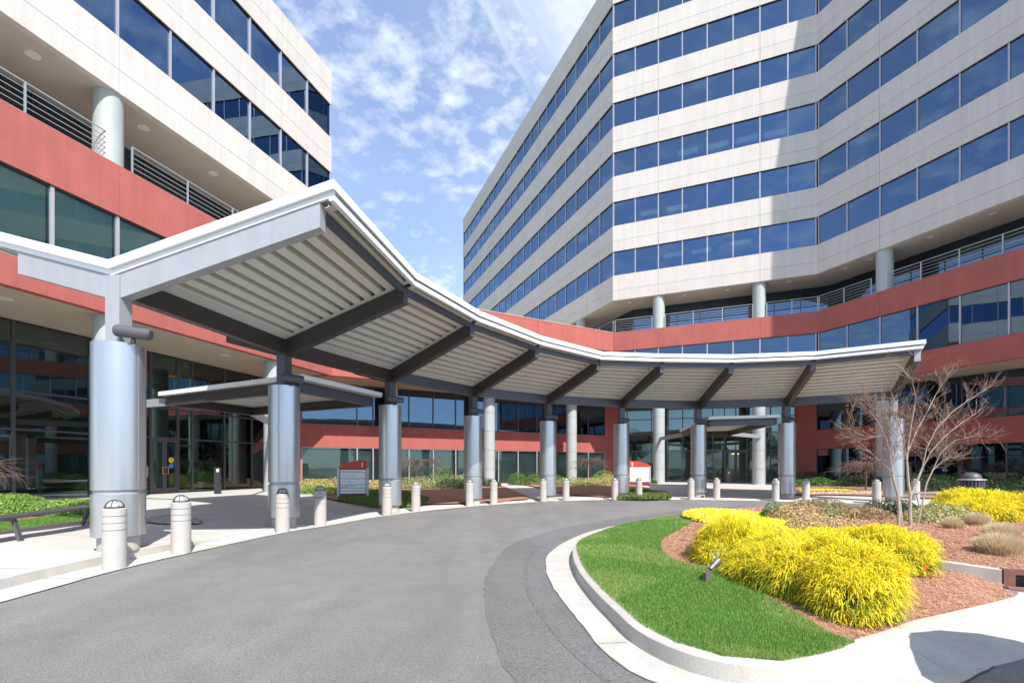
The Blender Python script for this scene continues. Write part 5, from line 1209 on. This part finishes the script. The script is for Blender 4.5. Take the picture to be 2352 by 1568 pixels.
# small weeping bare trees
def weeping(x,y,h,sp,label,seed,mt=TWR,n=16):
    z=G(x,y)+.05; o=empty('weeping_tree',(x,y,z),label,'tree','small bare weeping trees'); rd=random.Random(seed)
    m=MB(); m.tube([(x,y,z-.1),(x+.03,y,z+h*.45),(x,y,z+h*.72)],[.05,.042,.035],8); m.build('trunk',BARKD,o,smooth=True); m=MB()
    for i in range(n):
        a=2*math.pi*i/n+rd.uniform(-.2,.2); r=sp*rd.uniform(.55,1); P=[Vector((x,y,z+h*.7))]
        for t in(.25,.5,.75,1.): P.append(Vector((x+math.cos(a)*r*t+rd.gauss(0,.05),y+math.sin(a)*r*t+rd.gauss(0,.05),z+h*(.7+.34*math.sin(t*2.2)-.42*t*t)+rd.gauss(0,.04))))
        m.tube(P,[.026,.02,.014,.009,.004],5)
        for k in range(1,5):
            for q in range(4):
                b=P[k-1].lerp(P[k],rd.random()); d=Vector((math.cos(a)+rd.gauss(0,.7),math.sin(a)+rd.gauss(0,.7),-.2+rd.gauss(0,.4))); grow(m,b,d,rd.uniform(.25,.5)*sp/1.3,.008,1,rd,.8,-.15,minr=.003,nseg=3,kids=(2,3))
    m.build('branches',mt,o)
weeping(19.6,26.8,1.75,1.45,'small bare weeping tree with reddish twigs left of the ninth pedestal',5,n=20)
weeping((955-CX)/F*30,30,1.9,1.9,'small bare tree above the olive shrubs right of the third pedestal',6,BARKD,12)
weeping((1357-CX)/F*33.5,33.5,2.0,1.6,'small bare tree above the variegated shrubs left of sign 2',7,BARKD,12)
weeping(-16.6,14.2,1.7,1.6,'bare purple twigged tree cut by the left picture edge',8,TWR,14)
# trees across the road behind the camera (they show as reflections in the glass)
def leafy(x,y,h,r,label,seed,proto=[None]):
    rd=random.Random(seed); o=empty('background_tree',(x,y,0),label,'tree','trees standing behind the camera across the drive')
    m=MB(); m.tube([(x,y,-.05),(x+.1,y,h*.35),(x,y,h*.7)],[.28,.2,.1],8)
    for i in range(9):
        a=rd.uniform(0,6.28); m.tube([(x,y,h*rd.uniform(.3,.6)),(x+math.cos(a)*r*.5,y+math.sin(a)*r*.5,h*.7),(x+math.cos(a)*r*.85,y+math.sin(a)*r*.85,h*.85)],[.10,.06,.02],5)
    m.build('trunk',BARKD,o); rg=np.random.default_rng(seed); V,F_=leaf_cloud(9000,(x,y,h*.62),(r,r,h*.40),.17,rg,-.8,8,.75); npmesh('crown',V,F_,LM_TRE,o)
for i,(x,y,h,r) in enumerate(((-30,-46,11,5),(-14,-55,13,6),(3,-50,10,5),(19,-58,14,6.5),(36,-48,12,5.5),(52,-36,11,5),(-46,-30,12,5.5))):
    leafy(x,y,h,r,'leafy tree number %s of the row behind the camera'%['one','two','three','four','five','six','seven'][i],300+i)
# ------------------------------------------------------------------ unseen car shape added right of the camera to throw the rounded shadow
CARP=mat('silver_car_paint',(.45,.46,.48),.25,metal=.7); TYR=mat('tyre_rubber',(.02,.02,.02),.8); CGL=glass('car_glass',(.15,.18,.18),.2)
car=empty('shadow_caster_car',(4.65,.2,0),'unseen silver car shape added outside the right picture edge to cast a shadow','car')
def car_loft(secs,name,mt):
    # sections along y: (y, halfwidth bottom, halfwidth top, z0, z1)
    m=MB(); vs=[];fs=[];K=10
    for y,wb,wt,z0,z1 in secs:
        h=z1-z0
        for x,z in((-wb*.92,z0),(-wb,z0+h*.18),(-wb,z0+h*.6),(-wt,z0+h*.9),(-wt*.82,z1),(wt*.82,z1),(wt,z0+h*.9),(wb,z0+h*.6),(wb,z0+h*.18),(wb*.92,z0)): vs.append((4.65+x,y,z))
    n=len(secs)
    for i in range(n-1):
        for j in range(K): fs.append((i*K+j,i*K+(j+1)%K,(i+1)*K+(j+1)%K,(i+1)*K+j))
    fs.append(tuple(range(K))); fs.append(tuple((n-1)*K+j for j in reversed(range(K)))); m.add(vs,fs); return m.build(name,mt,car,smooth=True)
RND=[(2.0,.95),(2.4,.935),(2.65,.89),(2.85,.81),(2.98,.72),(3.08,.60),(3.15,.45),(3.2,.25)]
car_loft([(-1.9,.72,.66,.35,.85),(-1.8,.86,.78,.28,1.0),(-1.0,.93,.86,.25,1.08)]+[(y,w,w*.93,.27,1.08-.05*(y>3.1)) for y,w in RND],'body',CARP)
car_loft([(-1.1,.78,.66,1.06,1.20),(-.5,.84,.72,1.06,1.58)]+[(y-.04,w*.93,w*.84,1.03,1.59-.05*(y>3.1)) for y,w in RND],'cabin_glass',CGL)
car_loft([(-.5,.70,.68,1.56,1.60),(.8,.82,.78,1.58,1.66)]+[(y-.03,w*.9,w*.86,1.56,1.68-.06*(y>3.1)) for y,w in RND],'roof',CARP)
for x in(3.80,5.50):
    for y in(-1.0,2.1): m=MB(); m.tube([(x-.1,y,.32),(x+.1,y,.32)],[.32,.32],22); m.build('wheel',TYR,car,smooth=True)
